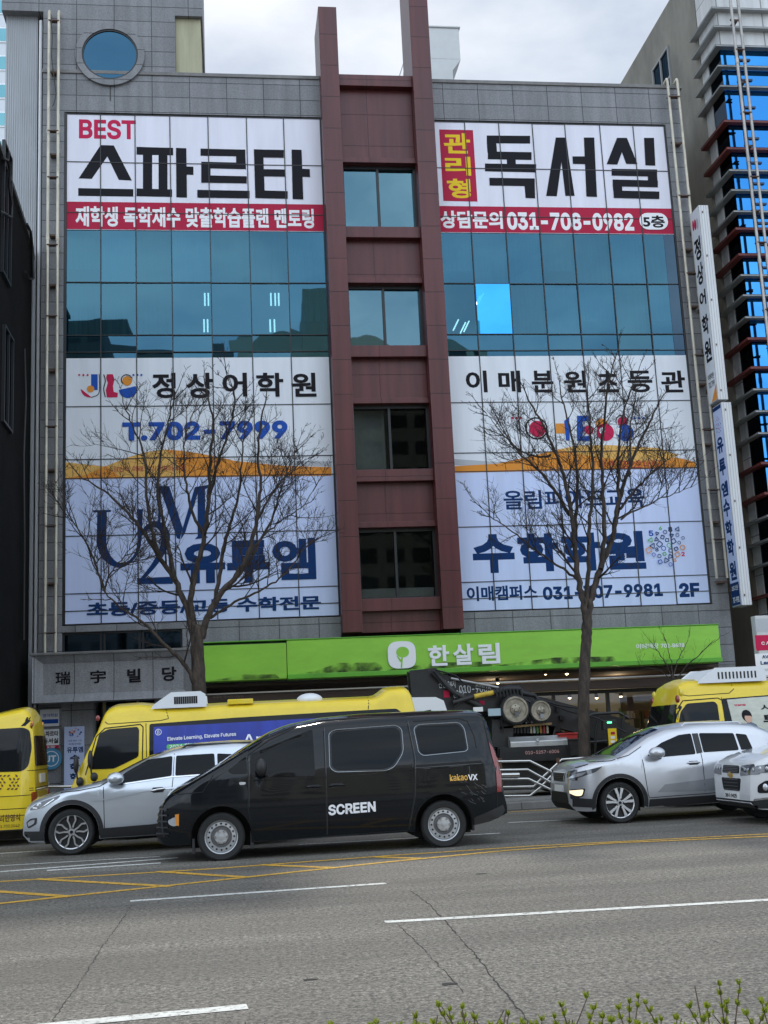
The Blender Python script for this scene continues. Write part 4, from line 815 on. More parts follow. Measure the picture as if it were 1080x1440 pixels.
RT = [([(824, 868), (820, 850), (812, 815), (806, 770), (800, 725), (790, 680), (775, 640), (755, 600), (735, 570)], .085), ([(800, 725), (780, 695), (750, 665), (715, 640), (690, 610)], .045), ([(806, 770), (812, 720), (815, 670), (810, 610), (800, 560), (795, 520)], .05),
      ([(826, 865), (832, 840), (845, 800), (862, 760), (872, 715), (885, 670), (900, 630), (920, 590), (935, 560)], .085), ([(872, 715), (895, 690), (920, 665), (950, 640), (972, 625)], .035), ([(862, 760), (866, 700), (862, 640), (868, 580), (880, 540)], .05), ([(845, 800), (848, 750), (842, 690), (838, 630), (842, 560), (850, 515)], .06),
      ([(812, 815), (790, 795), (765, 775), (735, 745), (705, 720), (682, 690)], .032), ([(824, 850), (826, 800), (824, 740), (826, 680), (820, 620), (812, 560)], .06), ([(885, 670), (890, 630), (895, 590), (905, 550), (915, 525)], .03), ([(775, 640), (760, 640), (735, 625), (710, 590), (695, 560)], .03), ([(872, 730), (905, 712), (935, 700), (965, 690)], .024)]
tree('bare_tree', 'leafless street tree in front of the right banners, trunk beside the silver tool box', 'tree', 26.4, [(820, 1085), (821, 1000), (823, 930), (825, 890), (826, 862)], .145, RT, 8, (822, 690), (2.6, 3.1), 10, 7, 5, group='bare street trees')
ST = [([(946, 965), (938, 940), (920, 915), (905, 900)], .02), ([(946, 965), (948, 935), (945, 905), (942, 885)], .018), ([(946, 965), (965, 935), (985, 915), (1005, 895)], .02), ([(946, 965), (955, 930), (972, 905), (980, 890)], .016), ([(946, 965), (930, 945), (908, 940), (895, 938)], .015)]
tree('small_bare_tree', 'small leafless tree behind the roof of the right bus below the green sign', 'tree', 29.6, [(946, 1080), (946, 1000), (946, 962)], .035, ST, 4, (948, 930), (1.2, .9), 3, 3, 2, .55)
# ================================================================== vehicles
def paint(name, col, metal=0, rough=.3, coat=1.0, var=.06):
    m = mat(name, col, rough, metal, coat, var=var, vscale=2.5, spec=.15); return m
TYRE = mat('tyre_rubber', (.014, .014, .014), .75, var=.2, vscale=20); PLAST = mat('black_plastic', (.018, .018, .019), .55); UNDER = mat('underbody', (.008, .008, .008), .9)
ALLOY = mat('alloy', (.62, .62, .63), .28, .85); STEEL = mat('wheel_steel', (.50, .51, .52), .38, .6, var=.12, vscale=8); CHROME = mat('chrome', (.75, .75, .76), .12, 1); CGLASS = mat('car_glass', (.005, .0065, .008), .03, 0, 0, ior=1.45, spec=.2); SEAM = mat('panel_gap', (.004, .004, .004), .8)
TRIM = mat('window_trim', (.22, .235, .25), .25, .6); DISH_SHADE = mat('wheel_dish_shade', (.16, .16, .165), .5, .5, var=.2, vscale=9)  # recess of the rim dish darkened, its shade put into the colour
LENS = mat('lamp_lens', (.55, .57, .60), .08, .55); LENSD = mat('lamp_dark', (.10, .105, .115), .1, .3, 1); TAIL = mat('tail_red', (.22, .012, .012), .12, 0, 1); AMBER = mat('amber_lens', (.65, .24, .03), .15, 0, 1); PLATE = mat('plate_white', (.72, .72, .70), .5)
GRILLE = mat('grille_black', (.008, .008, .009), .5, spec=.2)
LITF = mat('lit_fog_lamp', (.9, .8, .6), emit=(1, .78, .45), estr=.6)

class Car:
    """a lofted body facing -X; everything else is draped on it by casting rays"""
    def __init__(s, r, Yn, W, top, bot, wheels, Ra, belt, tumble, rc, crown, nose, tail, paint_, name='body', lowtuck=.05, step=.05, smooth=30):
        s.r = r; s.Yn = Yn; s.W = W; s.yc = Yn+W/2
        x0, x1 = top[0][0], top[-1][0]; s.x0, s.x1 = x0, x1
        tx = np.array([p[0] for p in top]); tz = np.array([p[1] for p in top]); bx = np.array([p[0] for p in bot]); bz = np.array([p[1] for p in bot])
        gx = np.linspace(x0, x1, 500); gz = np.interp(gx, tx, tz); ker = np.hanning(17); ker /= ker.sum(); sm = np.convolve(np.pad(gz, 8, 'edge'), ker, 'valid')
        ed = np.minimum(1, np.minimum(gx-x0, x1-gx)/.12); gz = gz*(1-ed)+sm*ed
        s.zt = lambda x: float(np.interp(x, gx, gz)); zb0 = lambda x: float(np.interp(x, bx, bz))
        xs = list(np.arange(x0, x1, step)) + [x1, x0+.012, x0+.03, x1-.012, x1-.03]
        for xc, zc, rr_ in wheels: xs += [xc+Ra*math.cos(R_(a)) for a in range(0, 181, 9)]+[xc-Ra-.004, xc+Ra+.004]
        xs = sorted(x for x in xs if x0 <= x <= x1); xs = [x for i, x in enumerate(xs) if i == 0 or x-xs[i-1] > .0015]
        def zb(x):
            z = zb0(x)
            for xc, zc, rr_ in wheels:
                if abs(x-xc) <= Ra+1e-4: z = max(z, zc+math.sqrt(max(0, Ra*Ra-(x-xc)**2)))
            return z
        def plan(x):
            f = 1.0
            u = (x-x0)/nose[1]
            if u < 1: f -= nose[0]*(1-u)**nose[2]
            u = (x1-x)/tail[1]
            if u < 1: f -= tail[0]*(1-u)**tail[2]
            return f*W/2
        vs = []; fs = []; mi = []; n = 0
        for x in xs:
            b, t = zb(x), s.zt(x); t = max(t, b+.05); w = plan(x); r_c = min(rc(x) if callable(rc) else rc, .45*(t-b))
            hw = lambda z: w - lowtuck*max(0, (.5-z)/.3)**2*(1 if z < .5 else 0) - tumble*max(0, z-belt) - .035*((z-.72)/.6)**2
            sec = []
            for k in range(11): z = b+(t-r_c-b)*k/10; sec.append((hw(z), z))
            ye, ze = sec[-1]
            for a in (18, 36, 54, 72, 90): sec.append((ye-r_c*1.35*(1-math.cos(R_(a))), ze+r_c*math.sin(R_(a))))
            yw = sec[-1][0]; zz = sec[-1][1]; cr_ = crown*min(1, (t-b)/.8)
            for q in (.72, .45, .2): sec.append((yw*q, zz+cr_*(1-q*q)))
            m = len(sec); ring = [(x, s.yc-y, z) for y, z in sec]+[(x, s.yc+y, z) for y, z in reversed(sec)]; vs += ring; n = len(ring)
        for i in range(len(xs)-1):
            for j in range(n):
                k = (j+1) % n; fs.append((i*n+j, i*n+k, (i+1)*n+k, (i+1)*n+j)); mi.append(1 if j == n-1 else 0)
        L_ = (len(xs)-1)*n; fs += [tuple(range(n)), tuple(range(L_+n-1, L_-1, -1))]; mi += [0, 0]
        mb = MB(); mb.v = vs; mb.f = fs; mb.m = mi
        for xc, zc, rr_ in wheels: build('wheel_well', MB().box(xc-Ra*1.02, xc+Ra*1.02, Yn+.3, Yn+W-.3, .18, zc+Ra*.98), UNDER, r)
        s.body = build(name, mb, [paint_, UNDER], r, smooth=smooth); s.bvh = BVHTree.FromPolygons([Vector(v) for v in vs], fs); s.paint = paint_
    def cast(s, a, b, view):
        if view == 'side': o, d = Vector((a, s.Yn-3, b)), Vector((0, 1, 0))
        elif view == 'far': o, d = Vector((a, s.Yn+s.W+3, b)), Vector((0, -1, 0))
        elif view == 'front': o, d = Vector((s.x0-3, a, b)), Vector((1, 0, 0))
        elif view == 'rear': o, d = Vector((s.x1+3, a, b)), Vector((-1, 0, 0))
        else: o, d = Vector((a, b, 6)), Vector((0, 0, -1))
        h = s.bvh.ray_cast(o, d)
        if h[0] is None:
            h = s.bvh.find_nearest(o+d*3); p, n = h[0], h[1]
        else: p, n = h[0], h[1]
        if n.dot(d) > 0: n = -n
        return p, n
    def drape(s, name, poly, m, view='side', eps=.009, rnd_=0, parent=None, step=.05, label=None, mb=None, mi=0):
        P = roundp(poly, rnd_) if rnd_ else poly
        bm = bmesh.new(); bm.faces.new([bm.verts.new((a, b, 0)) for a, b in P])
        for ax_ in (0, 1):
            lo = min(p[ax_] for p in P); hi = max(p[ax_] for p in P); c = lo+step
            while c < hi-.01:
                no = (1, 0, 0) if ax_ == 0 else (0, 1, 0); co = (c, 0, 0) if ax_ == 0 else (0, c, 0)
                bmesh.ops.bisect_plane(bm, geom=bm.verts[:]+bm.edges[:]+bm.faces[:], plane_co=co, plane_no=no); c += step
        bm.verts.ensure_lookup_table(); bm.verts.index_update(); own = mb is None; mb = mb or MB(); vs = []; N = []
        for v in bm.verts: p, n = s.cast(v.co.x, v.co.y, view); vs.append(p+n*eps); N.append(n)
        fs = [tuple(v.index for v in f.verts) for f in bm.faces]; k = len(vs)
        be = [e for e in bm.edges if len(e.link_faces) == 1]; bi = sorted({v.index for e in be for v in e.verts}); mp_ = {i: k+j for j, i in enumerate(bi)}
        vs += [vs[i]-N[i]*(eps+.006) for i in bi]; fs += [(e.verts[0].index, e.verts[1].index, mp_[e.verts[1].index], mp_[e.verts[0].index]) for e in be]; bm.free()
        mb.add(vs, fs, mi)
        return build(name, mb, m, parent or s.r, smooth=25, label=label) if own else None
    def line(s, name, pts, w, m=None, view='side', eps=.004, parent=None, mb=None, mi=0):
        Q = []
        for i in range(len(pts)-1):
            a, b = pts[i], pts[i+1]; n = max(1, int(math.hypot(b[0]-a[0], b[1]-a[1])/.06)); Q += [(a[0]+(b[0]-a[0])*k/n, a[1]+(b[1]-a[1])*k/n) for k in range(n)]
        Q.append(pts[-1]); own = mb is None; mb = mb or MB(); vs = []
        for i, q in enumerate(Q):
            a = Q[max(i-1, 0)]; b = Q[min(i+1, len(Q)-1)]; l = math.hypot(b[0]-a[0], b[1]-a[1]) or 1; nx, ny = -(b[1]-a[1])/l, (b[0]-a[0])/l
            for sg in (1, -1): p, n = s.cast(q[0]+nx*w/2*sg, q[1]+ny*w/2*sg, view); vs.append(p+n*eps)
        mb.add(vs, [(2*i, 2*i+1, 2*i+3, 2*i+2) for i in range(len(Q)-1)], mi)
        return build(name, mb, m or SEAM, parent or s.r, smooth=40) if own else None
    def text(s, mb, t, box, mi=0, bold=.02, view='side', eps=.006, slope=0, flip=False):
        """box = (a0, b0, a1, b1) in the view's own two axes"""
        def fn(u, v, d):
            uu = 1-u if flip else u
            p, n = s.cast(box[0]+uu*(box[2]-box[0]), box[1]+v*(box[3]-box[1])+slope*uu, view); return p+n*(eps-d*.03)
        word(mb, t, fn, mi, bold)
    def side(s, *pts): return [tuple(at(x, y, s.Yn)[k] for k in (0, 2)) for x, y in pts]
    def p(s, x, y): q = at(x, y, s.Yn); return q.x, q.z
def roundp(P, r, n=4):
    Q = []; m = len(P)
    for i in range(m):
        a, b, c = Vector(P[i-1]), Vector(P[i]), Vector(P[(i+1) % m]); u = a-b; v = c-b; d = min(r, u.length*.45, v.length*.45); u = b+u.normalized()*d; v = b+v.normalized()*d
        for k in range(n+1): t = k/n; Q.append(tuple((1-t)**2*u+2*t*(1-t)*b+t*t*v))
    return Q
def wheel(r, x, y, z, rad, style, sgn=-1, wid=.22, rimr=.7):
    """sgn -1: outer face towards the viewer"""
    o = y; f = lambda h: o+sgn*h
    rr_ = rad*rimr; mb = MB()
    def lat(prof, mi, n=40): mb.lathe([(a, f(h)-0) for a, h in prof], (x, 0, z), 1, n, mi)
    lat([(rr_, .0), (rr_*1.01, -.012), (rr_*.95, -.02), (rr_*.93, -.06), (rr_*.9, -.12)], 0)
    if style == 'steel':
        lat([(rr_*.93, -.05), (rr_*.86, -.035), (rr_*.66, -.03), (rr_*.62, -.045)], 0); lat([(rr_*.62, -.045), (rr_*.58, -.06), (rr_*.45, -.06), (rr_*.42, -.035)], 4); lat([(rr_*.42, -.035), (rr_*.39, -.022), (rr_*.30, -.02), (.001, -.018)], 0)
        for k in range(16): a = 2*math.pi*k/16; mb.lathe([(.001, f(-.028)), (rr_*.062, f(-.028)), (rr_*.062, f(-.036))], (x+rr_*.765*math.cos(a), 0, z+rr_*.765*math.sin(a)), 1, 10, 1)
        for k in range(6): a = 2*math.pi*k/6; c = (x+rr_*.36*math.cos(a), 0, z+rr_*.36*math.sin(a)); mb.lathe([(.001, f(-.004)), (rr_*.075, f(-.004)), (rr_*.085, f(-.04))], c, 1, 6, 2)
        mb.lathe([(.001, f(.0)), (rr_*.13, f(-.002)), (rr_*.15, f(-.03))], (x, 0, z), 1, 16, 0)
    else:
        lat([(rr_*.92, -.06), (.001, -.07)], 1)
        lat([(.001, -.005), (rr_*.12, -.005), (rr_*.17, -.02), (rr_*.2, -.055)], 0, 24); lat([(.001, -.0025), (rr_*.10, -.0025)], 3, 20)
        for k in range(5):
            for sd in (-1, 1):
                a = 2*math.pi*k/5+math.pi/2; da = .10 if style == 'split' else .085
                if style == 'split': ang = [(.14, a+sd*.30), (.45, a+sd*.26), (.72, a+sd*.34), (.97, a+sd*.20)]; ws = [.10, .085, .085, .11]
                else: ang = [(.14, a+sd*.25), (.5, a+sd*.18), (.97, a+sd*.235)]; ws = [.10, .14, .20]
                pts = [(x+rr_*q*math.cos(t), z+rr_*q*math.sin(t)) for q, t in ang]; L1 = []; L2 = []
                for i, (px, pz) in enumerate(pts):
                    b0 = pts[max(i-1, 0)]; b1 = pts[min(i+1, len(pts)-1)]; l = math.hypot(b1[0]-b0[0], b1[1]-b0[1]); nx, nz = -(b1[1]-b0[1])/l, (b1[0]-b0[0])/l; h = rr_*ws[i]/2
                    L1.append((px+nx*h, pz+nz*h)); L2.append((px-nx*h, pz-nz*h))
                for i in range(len(pts)-1): mb.prism([L1[i], L1[i+1], L2[i+1], L2[i]], 1, f(-.012), f(-.055), 0)
        for k in range(5): a = 2*math.pi*k/5; mb.lathe([(.001, f(-.01)), (rr_*.05, f(-.01)), (rr_*.05, f(-.05))], (x+rr_*.24*math.cos(a), 0, z+rr_*.24*math.sin(a)), 1, 6, 2)
    w = build('wheel', mb, [STEEL if style == 'steel' else ALLOY, BLACK, CHROME if style == 'steel' else BLACK, GRILLE, DISH_SHADE], r, smooth=30)
    mb = MB(); P = [(rr_*.99, -.01), (rr_*1.04, .008), (rad*.90, .016), (rad*.965, .0), (rad, -.03), (rad, -wid+.03), (rad*.96, -wid), (rr_, -wid)]
    mb.lathe([(a, f(h)) for a, h in P], (x, 0, z), 1, 48); build('tyre', mb, TYRE, w, smooth=40)
def arch_ring(c, xc, zc, Ra, w, m, z_lo, name='wheel_arch', eps=.012):
    a0 = math.asin(max(-1, min(1, (z_lo-zc)/Ra))); n = 26; A = [a0+(math.pi-2*a0)*k/n for k in range(n+1)]
    poly = [(xc+(Ra+w)*math.cos(t), zc+(Ra+w)*math.sin(t)) for t in A]+[(xc+(Ra+.004)*math.cos(t), zc+(Ra+.004)*math.sin(t)) for t in reversed(A)]
    c.drape(name, poly, m, eps=eps, step=.3)
def mirror(c, px, size, m, glassd=True, far=True):
    x, z = px; p, n = c.cast(x+.12, z-.06, 'side')
    for sg, yb in ((-1, p.y), (1, 2*c.yc-p.y)) if far else ((-1, p.y),):
        mb = MB(); mb.ball((x, yb+sg*.13, z), 1, 9, 0, (size[0], .11, size[1])); mb.tube([(x+.05, yb+sg*.06, z-size[1]*.7), (x+.12, yb-sg*.02, z-size[1]*1.1)], .03, 6, 1); build('mirror', mb, [m, PLAST], c.r, smooth=60)
def handle(c, x0, x1, z, m, dz=0):
    p, n = c.cast((x0+x1)/2, z, 'side'); c.drape('handle_recess', [(x0+.02, z-.035), (x1-.02, z-.035), (x1-.02, z+.03+dz), (x0+.02, z+.03+dz)], PLAST, eps=.003, rnd_=.03)
    mb = MB(); mb.tube([(x0, p.y-.008, z), (x0+.03, p.y-.032, z+.004), ((x0+x1)/2, p.y-.038, z+.006+dz/2), (x1-.03, p.y-.032, z+.004+dz), (x1, p.y-.008, z+dz)], [.012, .016, .017, .016, .012], 8); build('door_handle', mb, m, c.r, smooth=60)

# ------------------------------------------------------------------ black van
VANP = paint('van_black', (.006, .0075, .0095), 0, .12, .4, .1)
r = root('van', (1.4, 18.8, 0), 'black panel van with white and yellow lettering on its side, nearest to the viewer', 'van')
top = [(-1.14, .44), (-1.125, .72), (-1.07, .86), (-.98, .955), (-.72, 1.09), (-.30, 1.31), (.10, 1.53), (.50, 1.75), (.85, 1.875), (1.38, 1.955), (2.0, 1.985), (2.9, 1.985), (3.5, 1.975), (3.78, 1.965), (3.86, 1.90), (3.93, 1.50), (3.97, 1.15), (4.03, .75), (4.05, .60)]
bot = [(-1.14, .30), (-1.0, .235), (-.6, .25), (.2, .235), (2.6, .25), (3.4, .28), (3.75, .34), (4.05, .44)]
VW = [(-.215, .335, 0), (3.065, .335, 0)]
van = Car(r, 17.85, 1.98, top, bot, VW, .435, 1.12, .23, lambda x: (.21 if x > .2 else .14), .04, (.26, .75, 2.3), (.12, .35, 2.2), VANP)
s = van.side
for y, sg in ((17.90, -1), (19.78, 1)):
    for x, z, _ in VW: wheel(r, x, y, z, .345, 'steel', sg, .22, .70)
fw = van.drape('window', s((352, 1061), (441, 1025), (443.5, 1091.5), (360, 1093), (352, 1088)), CGLASS, rnd_=.05, eps=.006)
van.drape('window', s((320, 1084), (346, 1063.5), (348, 1088), (326, 1088.5)), CGLASS, rnd_=.03, eps=.006)
for P in (((464, 1031), (473, 1026), (560, 1019.5), (568, 1025), (569, 1058), (555, 1079), (543, 1084), (472, 1086), (464, 1080)), ((585, 1024), (592, 1018.5), (650, 1015.5), (657, 1024), (660, 1054), (656, 1057), (596, 1063), (590, 1058))):
    f = van.drape('window', s(*P), VANP, rnd_=.09, eps=.004); q = [(x*.94+.06*sum(a for a, b in P)/len(P), y*.9+.1*sum(b for a, b in P)/len(P)) for x, y in P]; van.drape('pane', s(*q), CGLASS, rnd_=.08, eps=.012, parent=f)
    van.line('window_trim', roundp(s(*P), .09)+[roundp(s(*P), .09)[0]], .010, TRIM, eps=.010)
mb = MB()
for P in (((349, 1062), (349, 1135), (357, 1186)), ((456.5, 1023), (457.5, 1100), (459.5, 1174)), ((576, 1013), (583.5, 1065), (582.5, 1120), (574, 1167)), ((349, 1062), (380, 1040), (420, 1021), (456.5, 1012), (520, 1007.5), (576, 1006.5)), ((357, 1186), (460, 1176), (574, 1168)), ((684, 1008), (690, 1045), (698, 1085), (700, 1135), (706, 1142)), ((243, 1118), (285, 1114), (300, 1090)), ((585, 1014), (650, 1009.5), (662, 1014), (670, 1035), (672, 1052))): van.line('', s(*P), .013, mb=mb)
van.line('', s((585, 1077.5), (630, 1074.5), (678, 1071)), .03, mb=mb)
hl = MB()  # lighter highlight lines painted beside the door gaps
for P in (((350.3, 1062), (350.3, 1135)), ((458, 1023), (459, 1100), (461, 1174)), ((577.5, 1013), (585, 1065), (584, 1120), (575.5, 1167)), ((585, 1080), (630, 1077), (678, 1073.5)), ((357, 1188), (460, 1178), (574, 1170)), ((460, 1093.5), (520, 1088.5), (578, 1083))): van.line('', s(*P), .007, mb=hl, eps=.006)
build('panel_edge_highlights', hl, mat('edge_glint', (.07, .075, .08), .25, .5), r); build('door_gaps', mb, SEAM, r)
for a, b in (((430, 1107), (452, 1106)), ((462, 1105), (485, 1103.5))):
    (x0, z0), (x1, z1) = s(a, b); handle(van, x0, x1, z0, VANP)
van.line('body_crease', s((312, 1097), (350, 1098), (460, 1093), (576, 1083), (690, 1074)), .012, VANP, eps=.009)
x, z = van.p(367, 1079); mirror(van, (x, z), (.085, .13), PLAST)
van.drape('side_indicator', s((336, 1100), (346, 1100), (345, 1103.5), (337, 1104)), LENS, rnd_=.02)
van.drape('tail_lamp', s((690, 1043), (695.5, 1052), (703, 1072), (706, 1095), (706, 1113.5), (699.5, 1114), (698, 1085), (693, 1062)), TAIL, eps=.012)
van.drape('tail_lamp', [(19.28, .80), (19.62, .80), (19.58, 1.55), (19.45, 1.55)], TAIL, 'rear', eps=.012)
van.drape('bumper', s((667, 1150), (708, 1132), (711, 1140), (705, 1151), (690, 1159), (668, 1161)), PLAST, eps=.014)
van.drape('headlamp', s((235.5, 1155), (243, 1150.5), (250, 1149), (251, 1161), (243, 1163), (237, 1160)), LENS, eps=.006, rnd_=.02)
van.drape('indicator_lens', s((246, 1146), (251.5, 1145), (251.5, 1162), (247.5, 1161)), AMBER, eps=.011)
van.drape('grille', [(18.02, .36), (19.66, .36), (19.62, .80), (18.06, .80)], GRILLE, 'front', eps=.008)
mb = MB()
for k in range(5): van.line('', [(18.0, .42+k*.085), (19.68, .42+k*.085)], .022, view='front', eps=.022, mb=mb)
for k in range(12): van.line('', [(18.05+k*.144, .38), (18.05+k*.144, .78)], .014, view='front', eps=.018, mb=mb)
build('grille_bars', mb, mat('grille_grey', (.05, .05, .055), .3, .5), r)
van.drape('windscreen', [(-.22, 18.22), (.78, 18.32), (.78, 19.36), (-.22, 19.46)], CGLASS, 'top', eps=.006)
van.drape('number_plate', [(18.58, .47), (19.10, .47), (19.10, .58), (18.58, .58)], PLATE, 'front', eps=.03)
for a in ((270, 1180, 274, 1201), (352, 1170, 357, 1193), (664, 1148, 668, 1168)):
    p = at(a[0], a[1], 17.9); q = at(a[2], a[3], 17.9); mb = MB().box(p.x, q.x, 17.92, 18.14, q.z, p.z); build('mudflap', mb, PLAST, r)
for xc, zc, _ in VW: arch_ring(van, xc, zc, .435, .035, VANP, .30, eps=.012)
mb = MB(); (x0, z0), (x1, z1) = s((462, 1147), (528, 1129)); van.text(mb, 'SCREEN', (x0, z0, x1, z1+.005), 0, .03, slope=.02); (x0, z0), (x1, z1) = s((633, 1098.5), (657.5, 1089)); van.text(mb, 'kakao', (x0, z0, x1, z1+.01), 1, .012); (x0, z0), (x1, z1) = s((658.5, 1097.5), (671.5, 1088.5)); van.text(mb, 'VX', (x0, z0, x1, z1), 0, .03)
build('lettering', mb, [PWHITE, mat('van_yellow', (.75, .42, .08), .5)], r)
van.drape('fuel_flap', s((598, 1089), (622, 1087), (621, 1103), (601, 1103)), VANP, eps=.005, rnd_=.06)
mb = MB(); rs = random.Random(2)
for k in range(26): x, z = van.p(rs.uniform(645, 680), rs.uniform(1098, 1128)); l = rs.uniform(.02, .1); a = rs.uniform(.3, .9); van.line('', [(x, z), (x+l*math.cos(a), z-l*math.sin(a))], .005, mb=mb, eps=.003)
build('scuff_marks', mb, mat('scuff', (.09, .09, .095), .7), r)

# ------------------------------------------------------------------ silver SUVs
SILV = paint('silver_paint', (.55, .59, .64), .68, .28, 1, .03); SILV2 = paint('silver_grey_paint', (.55, .56, .59), .62, .3, 1, .03); WHITEP = paint('white_paint', (.66, .67, .68), .1, .3, 1, .03)
r = root('suv', (-1.1, 21.2, 0), 'silver sports utility car half hidden behind the black van, facing left', 'car')
top = [(-3.47, .46), (-3.465, .64), (-3.42, .80), (-3.30, .885), (-2.9, 1.00), (-2.4, 1.10), (-2.15, 1.14), (-1.75, 1.33), (-1.45, 1.47), (-1.05, 1.60), (-.6, 1.665), (0, 1.68), (.5, 1.65), (.85, 1.58), (1.05, 1.2), (1.12, .8), (1.13, .6)]
bot = [(-3.47, .34), (-3.36, .22), (-3.2, .22), (-2, .24), (0, .25), (.8, .3), (1.13, .45)]
WW = [(-2.655, .365, 0), (.045, .365, 0)]
car = Car(r, 20.3, 1.88, top, bot, WW, .44, .98, .42, lambda x: .15 if x > -2.2 else .12, .045, (.36, .85, 2.2), (.2, .5, 2), SILV); s = car.side
for y, sg in ((20.35, -1), (22.12, 1)):
    for x, z, _ in WW: wheel(r, x, y, z, .37, 'split', sg, .22, .735)
car.drape('window', s((160, 1099), (178, 1085.5), (207, 1069), (241.5, 1063.5), (241, 1091), (168, 1102)), CGLASS, rnd_=.03); car.drape('window', s((246.5, 1063), (301, 1060), (303, 1087), (246, 1091)), CGLASS, rnd_=.03); car.drape('window', s((305, 1060), (330, 1061), (322, 1070), (306, 1084)), CGLASS, rnd_=.03)
car.line('window_trim', s((150, 1099), (168, 1103.5), (241, 1093), (304, 1088.5), (325, 1076)), .016, CHROME, eps=.008)
mb = MB()
for P in (((145, 1103), (146, 1130), (147, 1168)), ((244, 1060), (243, 1095), (238, 1150)), ((147, 1168), (225, 1158), (262, 1154)), ((84, 1115), (110, 1112), (140, 1106), (150, 1100))): car.line('', s(*P), .011, mb=mb)
build('door_gaps', mb, SEAM, r); car.line('body_crease', s((128, 1126), (150, 1124), (210, 1112), (300, 1102)), .02, SILV, eps=.012)
(x0, z0), (x1, z1) = s((212, 1112), (232, 1107.5)); handle(car, x0, x1, z0, CHROME, z1-z0-.02)
mirror(car, car.p(163, 1094.5), (.14, .10), SILV)
h = car.drape('headlamp', s((38.5, 1139), (50.5, 1130.5), (85, 1118.5), (80, 1124), (58, 1137), (40, 1141)), LENSD, rnd_=.03, eps=.008); x, z = car.p(54, 1133.5); p, n = car.cast(x, z, 'side'); mb = MB().ball(p, .055, 8, 0, (1, .4, 1)); build('bulb', mb, LENS, h, smooth=60); car.line('lamp_chrome', s((44, 1137), (56, 1137), (76, 1124)), .012, CHROME, eps=.014)
car.drape('headlamp', [(21.75, .79), (22.0, .84), (22.08, .93), (21.8, .88)], LENSD, 'front', eps=.008)
f = car.drape('fog_lamp', s((33, 1158), (40, 1152.5), (50, 1150.5), (49, 1160), (36, 1167)), PLAST, rnd_=.03, eps=.008); car.drape('lens', s((35.5, 1158.5), (41, 1155), (47, 1153.5), (46, 1159), (37, 1164)), LENS, rnd_=.02, eps=.014, parent=f)
car.drape('grille', [(20.85, .50), (21.63, .50), (21.72, .80), (20.76, .80)], GRILLE, 'front', eps=.008); car.drape('number_plate', [(20.98, .38), (21.5, .38), (21.5, .49), (20.98, .49)], PLATE, 'front', eps=.012)
car.drape('windscreen', [(-2.1, 20.75), (-1.2, 20.85), (-1.2, 21.63), (-2.1, 21.73)], CGLASS, 'top', eps=.006)
car.drape('bumper_cladding', [(-3.44, .25), (-3.1, .25), (-3.1, .40), (-3.44, .40)], PLAST, eps=.012); car.drape('sill_cladding', [(-2.2, .25), (-.4, .26), (-.4, .45), (-2.2, .40)], PLAST, eps=.012)
for xc, zc, _ in WW: arch_ring(car, xc, zc, .44, .075, PLAST, .28)
mb = MB(); car.line('', [(-1.1, 1.0), (-1.0, 1.0)], .01, mb=mb)
mb = MB(); mb.tube([(-.9, 20.72, 1.60), (-.8, 20.72, 1.665), (.5, 20.72, 1.66), (.6, 20.72, 1.60)], .018, 8); build('roof_rail', mb, PLAST, r, smooth=60)

r = root('suv', (7.6, 21.2, 0), 'silver grey sports utility car in front of the right bus, front lamp lit', 'car')
top = [(5.76, .50), (5.765, .72), (5.79, .89), (5.86, .965), (6.02, 1.025), (6.35, 1.085), (6.62, 1.125), (6.95, 1.29), (7.25, 1.45), (7.6, 1.565), (8.15, 1.625), (8.7, 1.63), (9.2, 1.58), (9.5, 1.46), (9.72, 1.15), (9.78, .8), (9.78, .6)]
bot = [(5.76, .36), (5.84, .24), (6.0, .22), (7, .24), (9, .26), (9.78, .42)]
WW = [(6.585, .345, 0), (9.22, .345, 0)]
car = Car(r, 20.3, 1.86, top, bot, WW, .425, 1.0, .42, lambda x: .15 if x > 6.6 else .12, .045, (.34, .62, 2.2), (.2, .5, 2), SILV2); s = car.side
for y, sg in ((20.35, -1), (22.1, 1)):
    for x, z, _ in WW: wheel(r, x, y, z, .352, 'twin', sg, .22, .735)
car.drape('window', s((912, 1063), (917, 1056), (935, 1044.5), (961.5, 1033.5), (978.5, 1031.5), (980, 1060.5), (934, 1064.5)), CGLASS, rnd_=.03); car.drape('window', s((990, 1031), (1038.5, 1031), (1041.5, 1054.8), (991.5, 1058)), CGLASS, rnd_=.03); car.drape('window', s((1041.5, 1031.5), (1056, 1033), (1061, 1053), (1045, 1054.6)), CGLASS, rnd_=.02)
car.drape('window_pillar', s((980, 1031.5), (988.5, 1031), (990, 1058.2), (981.5, 1060)), PLAST, eps=.005)
mb = MB()
for P in (((904, 1068), (908, 1095), (912, 1118), (914, 1122)), ((985.5, 1032), (988.5, 1075), (992, 1113)), ((914, 1122), (950, 1119), (992, 1116), (1015, 1114)), ((834, 1072), (860, 1070), (886, 1062), (905, 1050)), ((791, 1086), (803, 1085), (830, 1075))): car.line('', s(*P), .011, mb=mb)
build('door_gaps', mb, SEAM, r); 
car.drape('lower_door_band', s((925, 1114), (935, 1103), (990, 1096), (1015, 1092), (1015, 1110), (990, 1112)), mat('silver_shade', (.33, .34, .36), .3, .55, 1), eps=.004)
for q in (((967, 1073), (984, 1071.5)), ((1045, 1063), (1058, 1062))): (x0, z0), (x1, z1) = s(*q); handle(car, x0, x1, z0, SILV2)
mirror(car, car.p(921.5, 1058.5), (.15, .10), SILV2)
